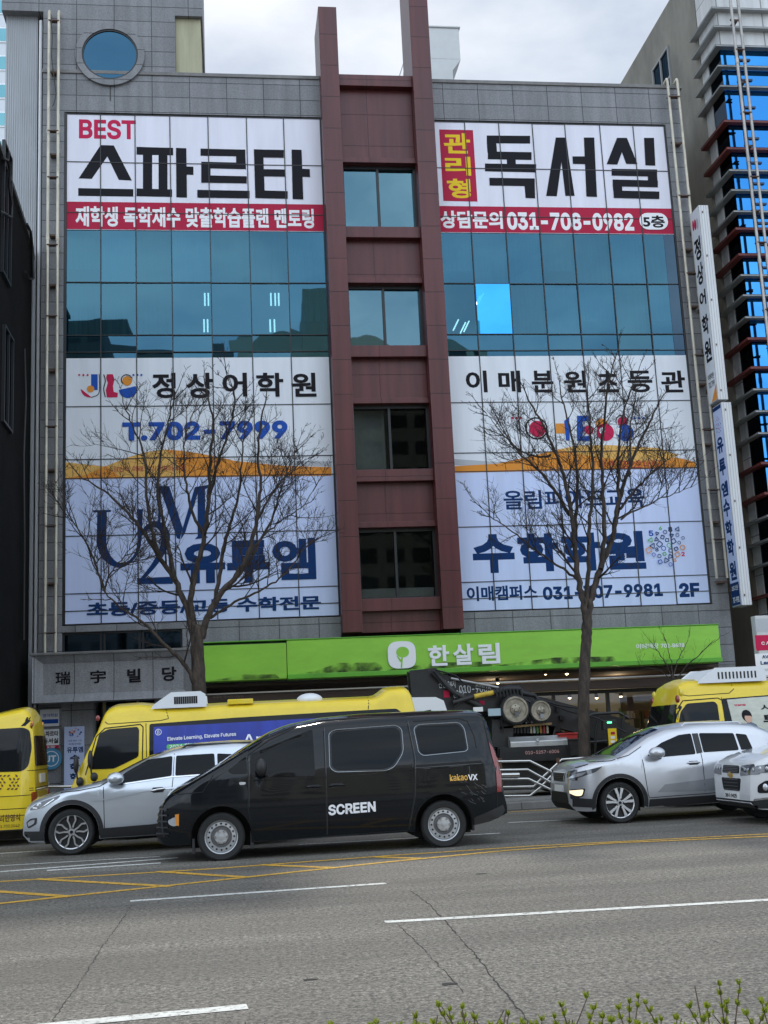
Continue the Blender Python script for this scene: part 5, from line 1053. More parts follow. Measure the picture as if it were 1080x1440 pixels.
for vw, P in (('side', s((803.5, 1099), (810, 1088), (848, 1077.5), (838, 1086), (806, 1098.5))),): h = car.drape('headlamp', P, LENSD, vw, eps=.008, rnd_=.03); car.drape('lens', s((806.5, 1096), (812, 1089.5), (828, 1085), (822, 1091)), LENS, eps=.013, rnd_=.03, parent=h)
car.drape('headlamp', [(20.45, .80), (20.82, .80), (20.80, .90), (20.50, .93)], LENSD, 'front', eps=.008); car.drape('headlamp', [(21.66, .80), (22.0, .80), (21.95, .93), (21.68, .90)], LENSD, 'front', eps=.008)
f = car.drape('fog_lamp', s((800, 1112), (826, 1109), (823.5, 1120.5), (817, 1122), (803, 1119)), PLAST, rnd_=.03, eps=.008); car.drape('bulb', s((803, 1113.5), (824, 1110.5), (822, 1119.5), (815, 1120)), LITF, rnd_=.03, eps=.013, parent=f)
g_ = car.drape('grille', [(20.90, .73), (21.56, .73), (21.62, .88), (20.84, .88)], GRILLE, 'front', eps=.008, rnd_=.04)
mb = MB()
for k in range(4): car.line('', [(20.9, .755+k*.033), (21.56, .755+k*.033)], .010, view='front', eps=.016, mb=mb)
build('slat', mb, mat('grille_slat', (.03, .03, .032), .4, .3), g_); car.line('grille_chrome', [(20.84, .88), (20.9, .73), (21.56, .73), (21.62, .88), (20.84, .88)], .018, CHROME, 'front', eps=.016)
car.drape('air_intake', [(20.66, .36), (21.80, .36), (21.74, .54), (20.72, .54)], GRILLE, 'front', eps=.008, rnd_=.04); p_ = car.drape('number_plate', [(20.98, .55), (21.50, .55), (21.50, .66), (20.98, .66)], PLATE, 'front', eps=.016)
car.drape('windscreen', [(6.62, 20.62), (7.52, 20.78), (7.52, 21.68), (6.62, 21.84)], CGLASS, 'top', eps=.006)
car.drape('bumper_cladding', s((783, 1118), (800, 1122), (838, 1124), (838, 1136), (800, 1135), (784, 1128)), PLAST, eps=.010); car.drape('sill_cladding', s((914, 1124), (1030, 1116), (1030, 1126), (914, 1136)), PLAST, eps=.012)
for xc, zc, _ in WW: arch_ring(car, xc, zc, .425, .07, PLAST, .26)
mb = MB(); mb.tube([(7.9, 20.7, 1.56), (8.0, 20.7, 1.64), (9.0, 20.7, 1.62), (9.1, 20.7, 1.55)], .016, 8); build('roof_rail', mb, SILV2, r, smooth=60)

r = root('suv', (9.8, 19.2, 0), 'white sports utility car cut by the right edge, number plate showing', 'car')
top = [(7.90, .46), (7.905, .74), (7.93, .92), (8.0, .98), (8.2, 1.06), (8.6, 1.15), (9.0, 1.22), (9.3, 1.45), (9.7, 1.65), (10.3, 1.72), (11.5, 1.72), (12.0, 1.6), (12.25, 1.1), (12.27, .6)]
bot = [(7.90, .34), (8.0, .25), (8.2, .23), (10, .25), (12.27, .4)]
WW = [(8.70, .365, 0), (11.26, .365, 0)]
car = Car(r, 18.25, 1.86, top, bot, WW, .45, 1.05, .4, lambda x: .15 if x > 8.9 else .10, .045, (.24, .5, 2.3), (.2, .5, 2), WHITEP); s = car.side
for y, sg in ((18.3, -1), (20.0, 1)):
    for x, z, _ in WW: wheel(r, x, y, z, .37, 'twin', sg, .22, .72)
for q, m_ in (([(18.34, .79), (18.80, .76), (18.78, .92), (18.42, .95)], LENSD), ([(19.56, .76), (20.02, .79), (19.94, .95), (19.58, .92)], LENSD)):
    h = car.drape('headlamp', q, m_, 'front', eps=.008, rnd_=.03)
    for k in range(3): y = q[0][0]+.08+k*.11; p, n = car.cast(y, .86, 'front'); mb = MB().ball(p, .034, 8, 0, (.35, 1, 1)); build('bulb', mb, LENS, h, smooth=60)
car.drape('headlamp', [(7.98, .80), (8.32, .83), (8.36, .92), (8.24, .95), (8.0, .92)], LENSD, 'side', eps=.007, rnd_=.03)
for x in (8.06, 8.15, 8.25): p, n = car.cast(x, .88, 'side'); mb = MB().ball(p, .034, 8, 0, (1, .3, 1)); build('bulb', mb, LENS, car.r, smooth=60)
for nm, q in (('grille', [(18.84, .80), (19.52, .80), (19.50, .92), (18.86, .92)]), ('air_intake', [(18.86, .52), (19.50, .52), (19.56, .72), (18.80, .72)])):
    g_ = car.drape(nm, q, GRILLE, 'front', eps=.008, rnd_=.04); mb = MB()
    for k in range(4): z = q[0][1]+.02+k*(q[2][1]-q[0][1]-.04)/3; car.line('', [(q[0][0]+.04, z), (q[1][0]-.04, z)], .012, view='front', eps=.014, mb=mb)
    build('slat', mb, mat('grille_slat2', (.05, .05, .055), .3), g_)
p_ = car.drape('number_plate', [(18.92, .385), (19.44, .385), (19.44, .50), (18.92, .50)], PLATE, 'front', eps=.02); mb = MB(); car.text(mb, '20나 9429', (18.95, .405, 19.41, .48), 0, .02, 'front', .026, flip=True); build('lettering', mb, INK, p_)
mb = MB()
for y0, y1, z0, z1 in ((19.08, 19.28, .745, .785), (19.14, 19.22, .715, .815)): car.drape('', [(y0, z0), (y1, z0), (y1+.02, z1), (y0+.02, z1)], None, 'front', eps=.014, mb=mb)
build('badge', mb, mat('gold_badge', (.55, .36, .08), .3, .8), r)
car.drape('fog_lamp', [(7.99, .50), (8.2, .50), (8.22, .66), (8.12, .70), (8.0, .62)], GRILLE, 'side', eps=.008, rnd_=.04); p, n = car.cast(8.1, .59, 'side'); mb = MB().ball(p, .05, 8, 0, (1, .6, 1.2)); build('lens', mb, LENS, r, smooth=60)
car.drape('bumper_cladding', [(7.94, .26), (8.26, .26), (8.26, .42), (7.94, .40)], PLAST, 'side', eps=.010); car.drape('bumper_cladding', [(18.45, .27), (19.9, .27), (19.9, .38), (18.45, .38)], PLAST, 'front', eps=.010); car.line('bumper_trim', [(7.95, .40), (8.1, .42), (8.25, .40)], .03, CHROME, 'side', eps=.016)
arch_ring(car, 8.70, .365, .45, .06, PLAST, .28); car.drape('windscreen', [(8.95, 18.6), (9.65, 18.75), (9.65, 19.6), (8.95, 19.75)], CGLASS, 'top', eps=.006); car.drape('window', [(9.3, 1.16), (10.1, 1.18), (10.1, 1.58), (9.75, 1.57)], CGLASS, rnd_=.03); mirror(car, (9.2, 1.2), (.13, .1), WHITEP)
r.location.x += .22
# ------------------------------------------------------------------ yellow buses parked along the kerb
BUSY = paint('bus_yellow', (.74, .54, .03), 0, .34, .8, .07); BGLASS = mat('bus_glass', (.008, .009, .010), .05, ior=1.45, spec=.25); ACW = mat('unit_white', (.72, .73, .74), .4)
def vent_unit(r, x0, x1, y0, y1, z0, z1, name='roof_vent'):
    mb = MB(); mb.prism([(x0, z0), (x1, z0), (x1-.02, z1-.05), (x1-.1, z1), (x0+.35, z1), (x0+.05, z0+.06)], 1, y0, y1); v = build(name, mb, ACW, r, bevel=.02)
    mb = MB(); n = 11
    for k in range(n): x = x0+.4+(x1-x0-.55)*k/n; mb.box(x, x+.035, y0-.004, y0+.02, z0+.05, z1-.07)
    build('vent_slots', mb, BLACK, v)
def busmir(r, p):
    mb = MB(); mb.ball(p, 1, 8, 0, (.05, .10, .17)); mb.ball((p[0]+.07, p[1], p[2]-.32), 1, 8, 0, (.07, .06, .085)); mb.tube([(p[0]+.02, p[1]+.02, p[2]+.1), (p[0]-.02, p[1], p[2]+.02), (p[0]+.03, p[1], p[2]-.3)], .018, 6); build('mirror', mb, PLAST, r, smooth=60)

r = root('minibus', (.3, 24, 0), 'yellow minibus between the two trees with a long blue advertising banner', 'bus')
top = [(-3.10, .50), (-3.08, .95), (-3.0, 1.08), (-2.78, 1.55), (-2.56, 2.0), (-2.50, 2.22), (-2.42, 2.40), (-2.25, 2.475), (-1.8, 2.49), (-1.40, 2.44), (-1.30, 2.40), (0, 2.42), (2.75, 2.42), (2.85, 2.46), (3.0, 2.58), (3.4, 2.60), (3.52, 2.5), (3.58, 2.0), (3.60, .6)]
bot = [(-3.10, .36), (-2.9, .28), (3.3, .30), (3.60, .42)]; WW = [(-1.95, .38, 0), (1.75, .38, 0)]
bus = Car(r, 23.02, 2.0, top, bot, WW, .47, 1.3, .06, lambda x: .20 if x > -2.6 else .10, .05, (.16, .5, 2.2), (.10, .3, 2), BUSY); s = bus.side
for y, sg in ((23.08, -1), (24.96, 1)):
    for x, z, _ in WW: wheel(r, x, y, z, .385, 'steel', sg, .22, .66)
bus.drape('window', s((138, 1032.5), (150, 1025.5), (192, 1022), (194.5, 1026), (194.5, 1064), (160, 1081), (126, 1082)), BGLASS, rnd_=.05, eps=.010)
bus.line('window_seal', s((120, 1090), (134, 1036), (146, 1024), (196, 1018.5), (200, 1022), (200, 1078)), .02, eps=.006)
bus.drape('side_glass', s((209, 1018), (330, 1009), (520, 998), (560, 996), (570, 1004), (572, 1080), (210, 1096)), BGLASS, rnd_=.04, eps=.008)
bus.drape('windscreen', [(23.32, 1.16), (24.74, 1.16), (24.66, 1.98), (23.4, 1.98)], BGLASS, 'front', eps=.010, rnd_=.08)
mb = MB()
for P in (((137, 1008), (150, 1018), (225, 1013), (236, 1010), (232, 997)), ((204, 1017), (207, 1098)), ((520, 997), (522, 975)), ((116, 1098), (117, 1120))): bus.line('', s(*P), .014, mb=mb)
build('panel_gaps', mb, SEAM, r)
p = at(215, 994, 23.3); q = at(289, 980, 23.3); vent_unit(r, p.x, q.x, 23.3, 24.6, 2.40, 2.66)
p = at(436, 984, 23.6); mb = MB().ball((p.x, 23.75, 2.44), 1, 10, 0, (.26, .3, .13)); build('roof_dome', mb, ACW, r, smooth=60)
p = at(320, 988, 23.4); q = at(356, 985, 23.4); mb = MB().box(p.x, q.x, 23.35, 24.2, 2.40, 2.50); build('roof_hatch', mb, BUSY, r, bevel=.015)
busmir(r, at(127, 1068, 22.86)); busmir(r, at(107, 1075, 23.0)); mb = MB().ball(at(137.5, 1010, 23.1), .04, 8, 0, (1, .6, 1.4)); build('marker_lamp', mb, TAIL, r, smooth=60)
bus.drape('headlamp', [(23.15, .62), (23.5, .62), (23.5, .82), (23.2, .84)], LENS, 'front', eps=.012, rnd_=.04); bus.drape('headlamp', [(24.5, .62), (24.86, .62), (24.8, .84), (24.5, .82)], LENS, 'front', eps=.012, rnd_=.04)
rb = root('bus_banner', (.2, 22.98, 1.1), 'deep blue banner with white English words tied along the yellow minibus', 'banner')
BBLUE = mat('bus_banner_blue', (.012, .03, .28), .5, var=.25, vscale=1.6, stretch=(3, 1, .6))
bus.drape('banner_sheet', s((215, 1022.5), (300, 1018), (400, 1012.5), (520, 1006), (560, 1004), (562, 1084), (216, 1094)), BBLUE, eps=.022, parent=rb)
mb = MB(); W3 = s((235, 1043.5), (332, 1036)); bus.text(mb, 'Elevate Learning, Elevate Futures', (W3[0][0], W3[0][1], W3[1][0], W3[0][1]+.085), 0, .012, eps=.028, slope=.035)
(x0, z0), (x1, z1) = s((342, 1048.5), (372, 1032)); bus.text(mb, 'An', (x0, z0, x1, z1), 0, .008, eps=.028)
c = s((222, 1030))[0]; Q = [(c[0]+.055*math.cos(t), c[1]+.055*math.sin(t)) for t in [R_(a) for a in range(0, 361, 20)]]; bus.line('', Q, .01, eps=.028, mb=mb, mi=0); (x0, z0) = c; bus.text(mb, 'B', (x0-.02, z0-.03, x0+.02, z0+.03), 0, 0, eps=.028)
bus.drape('', roundp(s((234, 1054), (234, 1047.5), (333, 1042.5), (333, 1052)), .05), None, eps=.027, mb=mb, mi=1)
(x0, z0), (x1, z1) = s((238, 1053), (330, 1044)); bus.text(mb, '2024 학년도 신입생 모집', (x0, z0-.01, x1, z0+.07), 0, .01, eps=.036, slope=.03)
build('lettering', mb, [PWHITE, mat('pill_green', (.08, .42, .10), .5)], rb)

r = root('minibus', (-7, 24, 0), 'yellow minibus cut by the left edge with its rear turned this way', 'bus')
top = [(-10.3, .6), (-10.2, 2.3), (-9.9, 2.42), (-5.2, 2.40), (-4.5, 2.40), (-4.2, 2.46), (-3.95, 2.50), (-3.82, 2.44), (-3.73, 2.2), (-3.70, 1.5), (-3.67, .62)]
bot = [(-10.3, .4), (-10, .3), (-3.9, .30), (-3.67, .40)]; WW = [(-9, .38, 0), (-5.4, .38, 0)]
bus = Car(r, 23.0, 2.02, top, bot, WW, .47, 1.3, .05, .18, .05, (.1, .3, 2), (.22, .34, 2.4), BUSY); s = bus.side
for y, sg in ((23.06, -1), (24.96, 1)):
    for x, z, _ in WW: wheel(r, x, y, z, .385, 'steel', sg, .22, .66)
bus.drape('window', s((-90, 1030), (30, 1023), (38, 1027), (41.5, 1052), (38, 1078), (30, 1085), (-90, 1088)), BGLASS, rnd_=.08, eps=.010)
bus.drape('rear_window', [(23.28, 1.42), (24.74, 1.42), (24.68, 1.98), (23.34, 1.98)], mat('rear_glass', (.05, .03, .022), .06, ior=1.5), 'rear', eps=.012, rnd_=.08)
for y in (23.22, 24.8):
    bus.drape('tail_lamp', [(y-.09, .66), (y+.09, .66), (y+.09, .95), (y-.09, .95)], TAIL, 'rear', eps=.02, rnd_=.04)
    for k, m_ in ((0, TAIL), (.16, AMBER)): mb = MB(); p, n = bus.cast(y+(k if y < 24 else -k), 2.2, 'rear'); mb.ball(p, .045, 8, 0, (.5, 1, 1.3)); build('marker_lamp', mb, m_, r, smooth=60)
bus.drape('number_plate', [(23.75, 1.10), (24.3, 1.10), (24.3, 1.27), (23.75, 1.27)], PLATE, 'rear', eps=.02); bus.drape('bumper', [(23.05, .42), (24.97, .42), (24.97, .58), (23.05, .58)], PLAST, 'rear', eps=.03)
bus.drape('roof_stripe', s((26, 1021), (32, 1020.5), (53, 998), (46, 998)), SEAM, eps=.008)
mb = MB()
for P in (((-60, 1124), (44, 1118)), ((-60, 1142), (44, 1136)), ((-60, 1150), (44, 1146))): bus.line('', s(*P), .012, mb=mb)
for z in (.98, 1.02, 1.34): bus.line('', [(23.1, z), (24.9, z)], .012, view='rear', mb=mb)
build('panel_gaps', mb, SEAM, r)
mb = MB(); rs = random.Random(12)
for i in range(9):
    for j in range(6):
        if rs.random() < .12 or (j in (0, 5) and rs.random() < .5): continue
        x, z = bus.p(-22+i*5.6+(j % 2)*2.4, 1091+j*4.6); a = rs.choice([.5, 2.2]); bus.drape('', [(x+.032*math.cos(a+t)*(1 if k % 2 == 0 else .55), z+.032*math.sin(a+t)*(1 if k % 2 == 0 else .55)) for k, t in enumerate([0, 1.57, 3.14, 4.71])], None, eps=.008, mb=mb)
build('leaf_pattern', mb, mat('pattern_brown', (.10, .04, .01), .5), r)
mb = MB(); (x0, z0), (x1, z1) = s((-8, 1157), (28, 1146)); bus.text(mb, '더리한영식', (x0, z0, x1, z0+.13), 0, .02, eps=.008, slope=.01); (x0, z0), (x1, z1) = s((-6, 1164.5), (27, 1160)); bus.text(mb, '031.702.2042', (x0, z0, x1, z0+.05), 0, 0, eps=.008); build('lettering', mb, MATS['pattern_brown'], r)

r = root('minibus', (11.9, 24, 0), 'yellow minibus cut by the right edge with a pale cloth banner and its windscreen showing', 'bus')
top = [(8.58, .5), (8.60, 1.10), (8.68, 1.3), (8.80, 1.78), (8.88, 2.06), (8.91, 2.24), (8.98, 2.42), (9.2, 2.50), (9.7, 2.48), (10.2, 2.44), (15.0, 2.44), (15.2, 2.3), (15.25, .6)]
bot = [(8.58, .36), (8.7, .28), (15, .3), (15.25, .42)]; WW = [(9.8, .38, 0), (13.5, .38, 0)]
bus = Car(r, 23.02, 2.0, top, bot, WW, .47, 1.3, .06, lambda x: .20 if x > 9 else .10, .05, (.20, .5, 2.2), (.10, .3, 2), BUSY); s = bus.side
for y, sg in ((23.08, -1), (24.96, 1)):
    for x, z, _ in WW: wheel(r, x, y, z, .385, 'steel', sg, .22, .66)
bus.drape('window', s((957.5, 1021), (961.5, 1001), (971, 989), (1010, 986), (1014, 990), (1016, 1050), (957, 1052)), BGLASS, rnd_=.05, eps=.010); bus.line('window_seal', s((951, 1040), (955.5, 1000), (966, 985), (1016, 981), (1021, 984), (1024, 1030)), .02, eps=.006)
bus.drape('side_glass', s((1021, 982), (1100, 976), (1250, 968), (1250, 1040), (1024, 1052)), BGLASS, rnd_=.04, eps=.008)
bus.drape('windscreen', [(23.16, 1.22), (24.9, 1.22), (24.84, 2.02), (23.22, 2.02)], BGLASS, 'front', eps=.010, rnd_=.09)
for y in (23.14, 24.86):
    for k, m_ in ((0, TAIL), (.17, mat('yellow_lens', (.7, .55, .03), .15, 0, 1))): mb = MB(); p, n = bus.cast(y+(k if y < 24 else -k), 2.25, 'front'); mb.ball(p, .062, 9, 0, (.7, 1, 1.35)); build('marker_lamp', mb, m_, r, smooth=60)
p = at(984, 962, 23.3); q = at(1076, 948, 23.3); vent_unit(r, p.x, q.x, 23.3, 24.6, 2.44, 2.70); mb = MB()
for P in (((905, 0),) * 0 or ((954, 974), (975, 978), (1033, 974), (1040, 968), (1038, 962)), ((1021, 980), (1024, 1052))): bus.line('', s(*P), .014, mb=mb)
build('panel_gaps', mb, SEAM, r); busmir(r, at(900, 1040, 24.3))
rb = root('bus_banner', (10.6, 22.98, 1.2), 'pale creased cloth banner with a small printed portrait on the right bus', 'banner')
bus.drape('banner_sheet', s((1028, 984), (1060, 981), (1120, 977), (1250, 969), (1250, 1034), (1100, 1040), (1036, 1042)), mat('cloth_cream', (.52, .53, .45), .8, var=.12, vscale=3, stretch=(1, 1, 2), bump=.9, bscale=3), eps=.022, parent=rb)
mb = MB(); (x0, z0), (x1, z1) = s((1037, 994), (1053, 990)); bus.text(mb, 'Yang', (x0, z0, x1, z1), 0, .03, eps=.03, slope=.01); (x0, z0), (x1, z1) = s((1074, 1000), (1092, 990)); bus.text(mb, '사', (x0, z0, x1, z1), 1, .01, eps=.03); (x0, z0), (x1, z1) = s((1076, 1016), (1094, 1005)); bus.text(mb, '토', (x0, z0, x1, z1), 1, .05, eps=.03)
c = s((1054.5, 1010))[0]
def oval(cx, cz, a, b, n=18): return [(cx+a*math.cos(2*math.pi*k/n), cz+b*math.sin(2*math.pi*k/n)) for k in range(n)]
bus.drape('', [(c[0]-.17, c[1]-.26), (c[0]+.2, c[1]-.26), (c[0]+.15, c[1]-.13), (c[0]+.03, c[1]-.07), (c[0]-.1, c[1]-.12)], None, eps=.027, mb=mb, mi=3); bus.drape('', oval(c[0]-.015, c[1]+.05, .105, .115), None, eps=.029, mb=mb, mi=1); bus.drape('', oval(c[0]+.005, c[1], .075, .095), None, eps=.033, mb=mb, mi=2); bus.drape('', [(c[0]-.07, c[1]+.05), (c[0]+.08, c[1]+.04), (c[0]+.07, c[1]+.1), (c[0]-.05, c[1]+.11)], None, eps=.037, mb=mb, mi=1)
build('print', mb, [CRIM, INK, mat('print_skin', (.55, .33, .24), .6), mat('print_blue_grey', (.12, .15, .2), .6)], rb)

# ------------------------------------------------------------------ tow truck on the pavement behind the railing
TB = mat('truck_black', (.012, .012, .013), .4, var=.4, vscale=5); TB2 = mat('truck_worn_black', (.022, .021, .020), .55, var=.4, vscale=6)
r = root('tow_truck', (6, 28, .15), 'black tow truck with folded boom and two round wheel dollies behind the railing', 'truck'); YT = 27.0
def ppoly(mb, pts, Y0, Y1, mi=0): P = [at(x, y, Y0) for x, y in pts]; mb.prism([(p.x, p.z) for p in P], 1, Y0, Y1, mi)
mb = MB(); ppoly(mb, [(560, 1090), (560, 1000), (575, 984.5), (612, 984), (621, 988), (625, 1000), (625, 1090)], 26.9, 28.9); cb = build('cab', mb, ACW, r, bevel=.06)
mb = MB(); ppoly(mb, [(584, 1002), (606, 998), (608, 1020), (584, 1022)], 26.88, 26.9); build('window', mb, CGLASS, cb)
mb = MB(); ppoly(mb, [(577, 944), (597, 942), (612, 940), (622, 949), (642, 955), (700, 968), (735, 968), (732, 985), (700, 1000), (660, 998), (628, 1003), (622, 990), (600, 985), (580, 977)], 27.3, 27.75); bo = build('boom', mb, TB, r, bevel=.02)
mb = MB(); mb.tube([at(634, 954, 27.25), at(701, 967, 27.25)], .028, 6); build('edge_strip', mb, STEELP, bo)
mb = MB(); mb.tube([at(608, 945, 27.2), at(640, 975, 27.2), at(676, 993, 27.2)], .06, 8); mb.tube([at(637, 988, 27.15), at(668, 979, 27.15)], .055, 10); build('hydraulic_arm', mb, TB2, r, smooth=50)
mb = MB(); mb.tube([at(667, 979.5, 27.1), at(695, 973.5, 27.1)], .058, 10); build('hydraulic_cylinder', mb, mat('safety_yellow', (.55, .38, .04), .5, var=.3), r, smooth=50)
mb = MB(); mb.tube([at(694, 974, 27.08), at(712, 969, 27.1), at(728, 968, 27.12), at(735, 975, 27.1), at(752, 978, 27.1), at(760, 990, 27.1)], [.075, .085, .08, .07, .05, .03], 9)
for k in range(8): x = 697+k*5; mb.tube([at(x, 968+k*.1, 27.02), at(x+2.5, 980, 27.02)], .025, 5)
for P in (((612, 942), (640, 950), (655, 962), (690, 970)), ((610, 944), (625, 962), (645, 985), (640, 995)), ((735, 970), (760, 985), (800, 1000), (840, 1010), (880, 1030)), ((712, 985), (705, 1005), (708, 1030)), ((740, 975), (780, 990), (816, 996))): mb.tube(bend([at(x, y, 27.12) for x, y in P]), .02, 6)
build('hoses', mb, BLACK, r, smooth=60)
mb = MB()
for t, q, bo_ in (('010-9006', (646, 975, 690, 962), .01), ('견인 24시', (617, 968, 640, 956), .01), ('8292', (638, 982, 652, 970), .02)): fword(mb, t, q, 27.28, 0, bo_, 0)
build('lettering', mb, mat('faded_white', (.45, .46, .47), .6), bo)
for k, q in enumerate(((624, 981, 632, 971), (674, 991, 681, 985))): mb = MB(); frect(mb, q, 27.27, 0); build('red_reflector', mb, RED, r)
for (px, py, rp, nm) in ((725.5, 997.5, 18.5, 0), (761, 999.5, 14.5, 1)):
    c = at(px, py, 26.95); R = rp*27/1664; mb = MB(); mb.lathe([(R*.98, .16), (R, .02), (R*.96, 0), (R*.84, .0), (R*.8, .03), (R*.45, .035), (R*.40, .0), (R*.16, -.02), (R*.14, -.05), (.001, -.05)], (c.x, c.y, c.z), 1, 36)
    d = build('dolly_wheel', mb, mat('dusty_steel', (.30, .27, .21), .45, .5, var=.35, vscale=7), r, smooth=30)
    mb = MB(); mb.lathe([(R*1.14, .2), (R*1.18, .1), (R*1.1, .02), (R*1.0, .015)], (c.x, c.y, c.z), 1, 36); build('tyre', mb, TYRE, d, smooth=50)
    mb = MB()
    for k in range(5): a = k*1.257+.4; mb.ball((c.x+R*.29*math.cos(a), c.y-.012, c.z+R*.29*math.sin(a)), .017, 5)
    mb.quad(*[(c.x+dx, c.y-.055, c.z+dz_-.12) for dx, dz_ in ((-.04, -.05), (.05, -.05), (.05, .05), (-.04, .05))]); build('bolts', mb, LENSD, d)
mb = MB(); ppoly(mb, [(735, 975), (775, 985), (816, 996), (870, 1010), (900, 1030), (900, 1062), (870, 1050), (815, 1030), (776, 1020), (745, 1015)], 27.6, 28.0); build('lift_arm', mb, TB2, r, bevel=.02)
mb = MB(); ppoly(mb, [(692, 1050), (692, 1012), (722, 1012), (722, 1032), (716, 1052)], 27.2, 28.6); ppoly(mb, [(700, 1112), (700, 1066), (830, 1062), (830, 1108)], 27.25, 28.8); build('bodywork', mb, TB2, r)
mb = MB(); ppoly(mb, [(626, 1070), (626, 990), (668, 998), (700, 1002), (742, 986), (772, 1012), (790, 1030), (905, 1060), (905, 1075)], 28.05, 28.7); build('body_panel', mb, TB2, r, bevel=.02)
g = random.Random(9); mb = MB()
for k in range(34):
    x, y = g.uniform(630, 800), g.uniform(992, 1030)
    if y < 990+(x-740)*.5: continue
    a = at(x, y, g.uniform(27.3, 27.95)); d = Vector((g.uniform(-.3, .3), g.uniform(-.1, .1), g.uniform(-.3, .3))); mb.tube([a, a+d*.5+Vector((0, 0, .04)), a+d], g.uniform(.012, .035), 6)
for k in range(12): a = at(g.uniform(630, 790), g.uniform(1000, 1034), 27.6); w = g.uniform(.05, .14); mb.box(a.x, a.x+w, 27.5, 27.8, a.z, a.z+g.uniform(.05, .16))
build('fittings', mb, TB, r)
mb = MB()
for k in range(7): a = at(704+k*7, 1030, 27.35); b = at(703+k*7.4, 1018-g.uniform(0, 4), 27.3); mb.tube([a, b], .012, 6); mb.ball(b, .026, 6)
build('control_levers', mb, STEELP, r, smooth=50)
mb = MB()
for P in (((812, 1012), (836, 1004), (870, 1002), (884, 1010)), ((836, 1062), (838, 1030), (842, 1006)), ((872, 1064), (874, 1030), (878, 1004)), ((825, 1044), (880, 1040))): mb.tube([at(x, y, 27.4) for x, y in P], .035, 8)
build('winch_frame', mb, TB, r, smooth=50)
mb = MB(); ppoly(mb, [(704, 1072), (704, 1052.5), (800, 1048.5), (802, 1067)], 26.95, 27.2); bp_ = build('rear_beam', mb, TB, r, bevel=.015)
mb = MB(); fword(mb, '010-5257-6006', (739, 1061, 786, 1054), 26.94, 0, .012); build('lettering', mb, mat('pink_letters', (.55, .30, .28), .5), bp_); mb = MB(); frect(mb, (708, 1067, 735, 1057), 26.945, 0); build('grille', mb, BLACK, bp_)
mb = MB(); a = at(718, 1052, 26.98); b = at(797, 1033, 26.98); mb.prism([(26.98, a.z), (26.98, a.z+.13), (27.12, b.z), (27.5, b.z), (27.5, a.z)], 0, a.x, b.x); tb = build('tool_box', mb, mat('box_aluminium', (.50, .51, .51), .35, .75, var=.1), r, bevel=.012)
mb = MB(); c = at(756, 1042, 26.96); mb.box(c.x-.03, c.x+.03, 26.95, 26.979, c.z-.07, c.z+.06); mb.ball((c.x, 26.95, c.z), .03, 6); build('latch', mb, STEEL, tb)
mb = MB(); ppoly(mb, [(703, 1022), (776, 1016), (776, 1019), (703, 1025)], 27.2, 27.5); build('shelf', mb, mat('shelf_wood', (.30, .2, .09), .7, var=.3), r)
for k in range(11):
    x = 724+k*4.6; p = at(x, 1031, 27.3); m_ = GOODS[(k*3) % 5] if k > 4 else PLAST; mb = MB().lathe([(.001, 0), (.03, 0), (.03, .13), (.013, .17), (.013, .2), (.001, .2)], p, 2, 10); o = build('bottle', mb, m_, org=p, smooth=40, label='small bottle standing in the row above the silver tool box', cat='bottle', group='bottles on the tow truck')
p0 = at(786, 1047, 27.1); p1 = at(811, 1030, 27.1); rc = root('red_crate', (p0.x, 27.2, p0.z), 'red plastic crate on the tow truck left of the tree trunk', 'crate')
mb = MB(); mb.box(p0.x, p1.x, 27.05, 27.4, p0.z, p1.z-.04); mb.box(p0.x-.02, p1.x+.02, 27.03, 27.42, p1.z-.038, p1.z); build('crate_shell', mb, mat('crate_red', (.42, .03, .025), .5), rc, bevel=.01)
p0 = at(799, 1063, 27.1); p1 = at(818, 1041, 27.1); rc = root('battery_box', (p0.x, 27.1, p0.z), 'black box on the tow truck beside the tree trunk', 'box'); mb = MB(); mb.box(p0.x, p1.x, 27.0, 27.4, p0.z, p1.z); mb.box(p0.x-.015, p1.x+.015, 26.985, 27.41, p1.z+.002, p1.z+.05); build('box_shell', mb, TB2, rc, bevel=.01)
for x, y in ((5.0, 27.4), (7.6, 27.4), (5.0, 29), (7.6, 29)): wheel(r, x, y, .58, .42, 'steel', -1 if y < 28 else 1, .24, .62)
for q, m_ in (((666, 1001, 679, 994), PLATE), ((687, 1007, 704, 996), mat('light_blue_label', (.35, .45, .5), .5))): mb = MB(); a = at(q[0], q[1], 27.0); b = at(q[2], q[3], 27.0); mb.box(a.x, b.x, 27.0, 27.04, a.z, b.z); build('label_plate', mb, m_, r)
# parking post
p = gr(861, 1075, .15); p = Vector((at(861, 1060, 26.2).x, 26.2, .15)); r = root('parking_post', p, 'black post with a yellow notice strip and green light beside the tree trunk', 'post')
a = at(848, 1026, 26.2); b = at(866, 1012, 26.2); mb = MB().box(a.x, b.x, 26.15, 26.35, a.z-.02, b.z); build('head', mb, PLAST, r, bevel=.015); mb = MB().box(p.x-.06, p.x+.06, 26.2, 26.3, .15, a.z-.02); build('post', mb, PLAST, r, bevel=.01)
a = at(857, 1060, 26.15); b = at(866, 1024, 26.15); mb = MB().box(a.x, b.x, 26.12, 26.148, a.z, b.z); st = build('notice_strip', mb, YEL, r); mb = MB()
for k, c_ in enumerate((RD, WH, WH, WH, K)): frect(mb, (859, 1033+k*6, 864.5, 1029+k*6), 26.115, c_)
build('print', mb, INKS, st); mb = MB(); c = at(857, 1016, 26.14); mb.box(c.x-.05, c.x+.05, 26.13, 26.149, c.z-.015, c.z+.015); build('green_light', mb, mat('green_light', (.1, .9, .3), emit=(.1, 1, .4), estr=2.5), r)
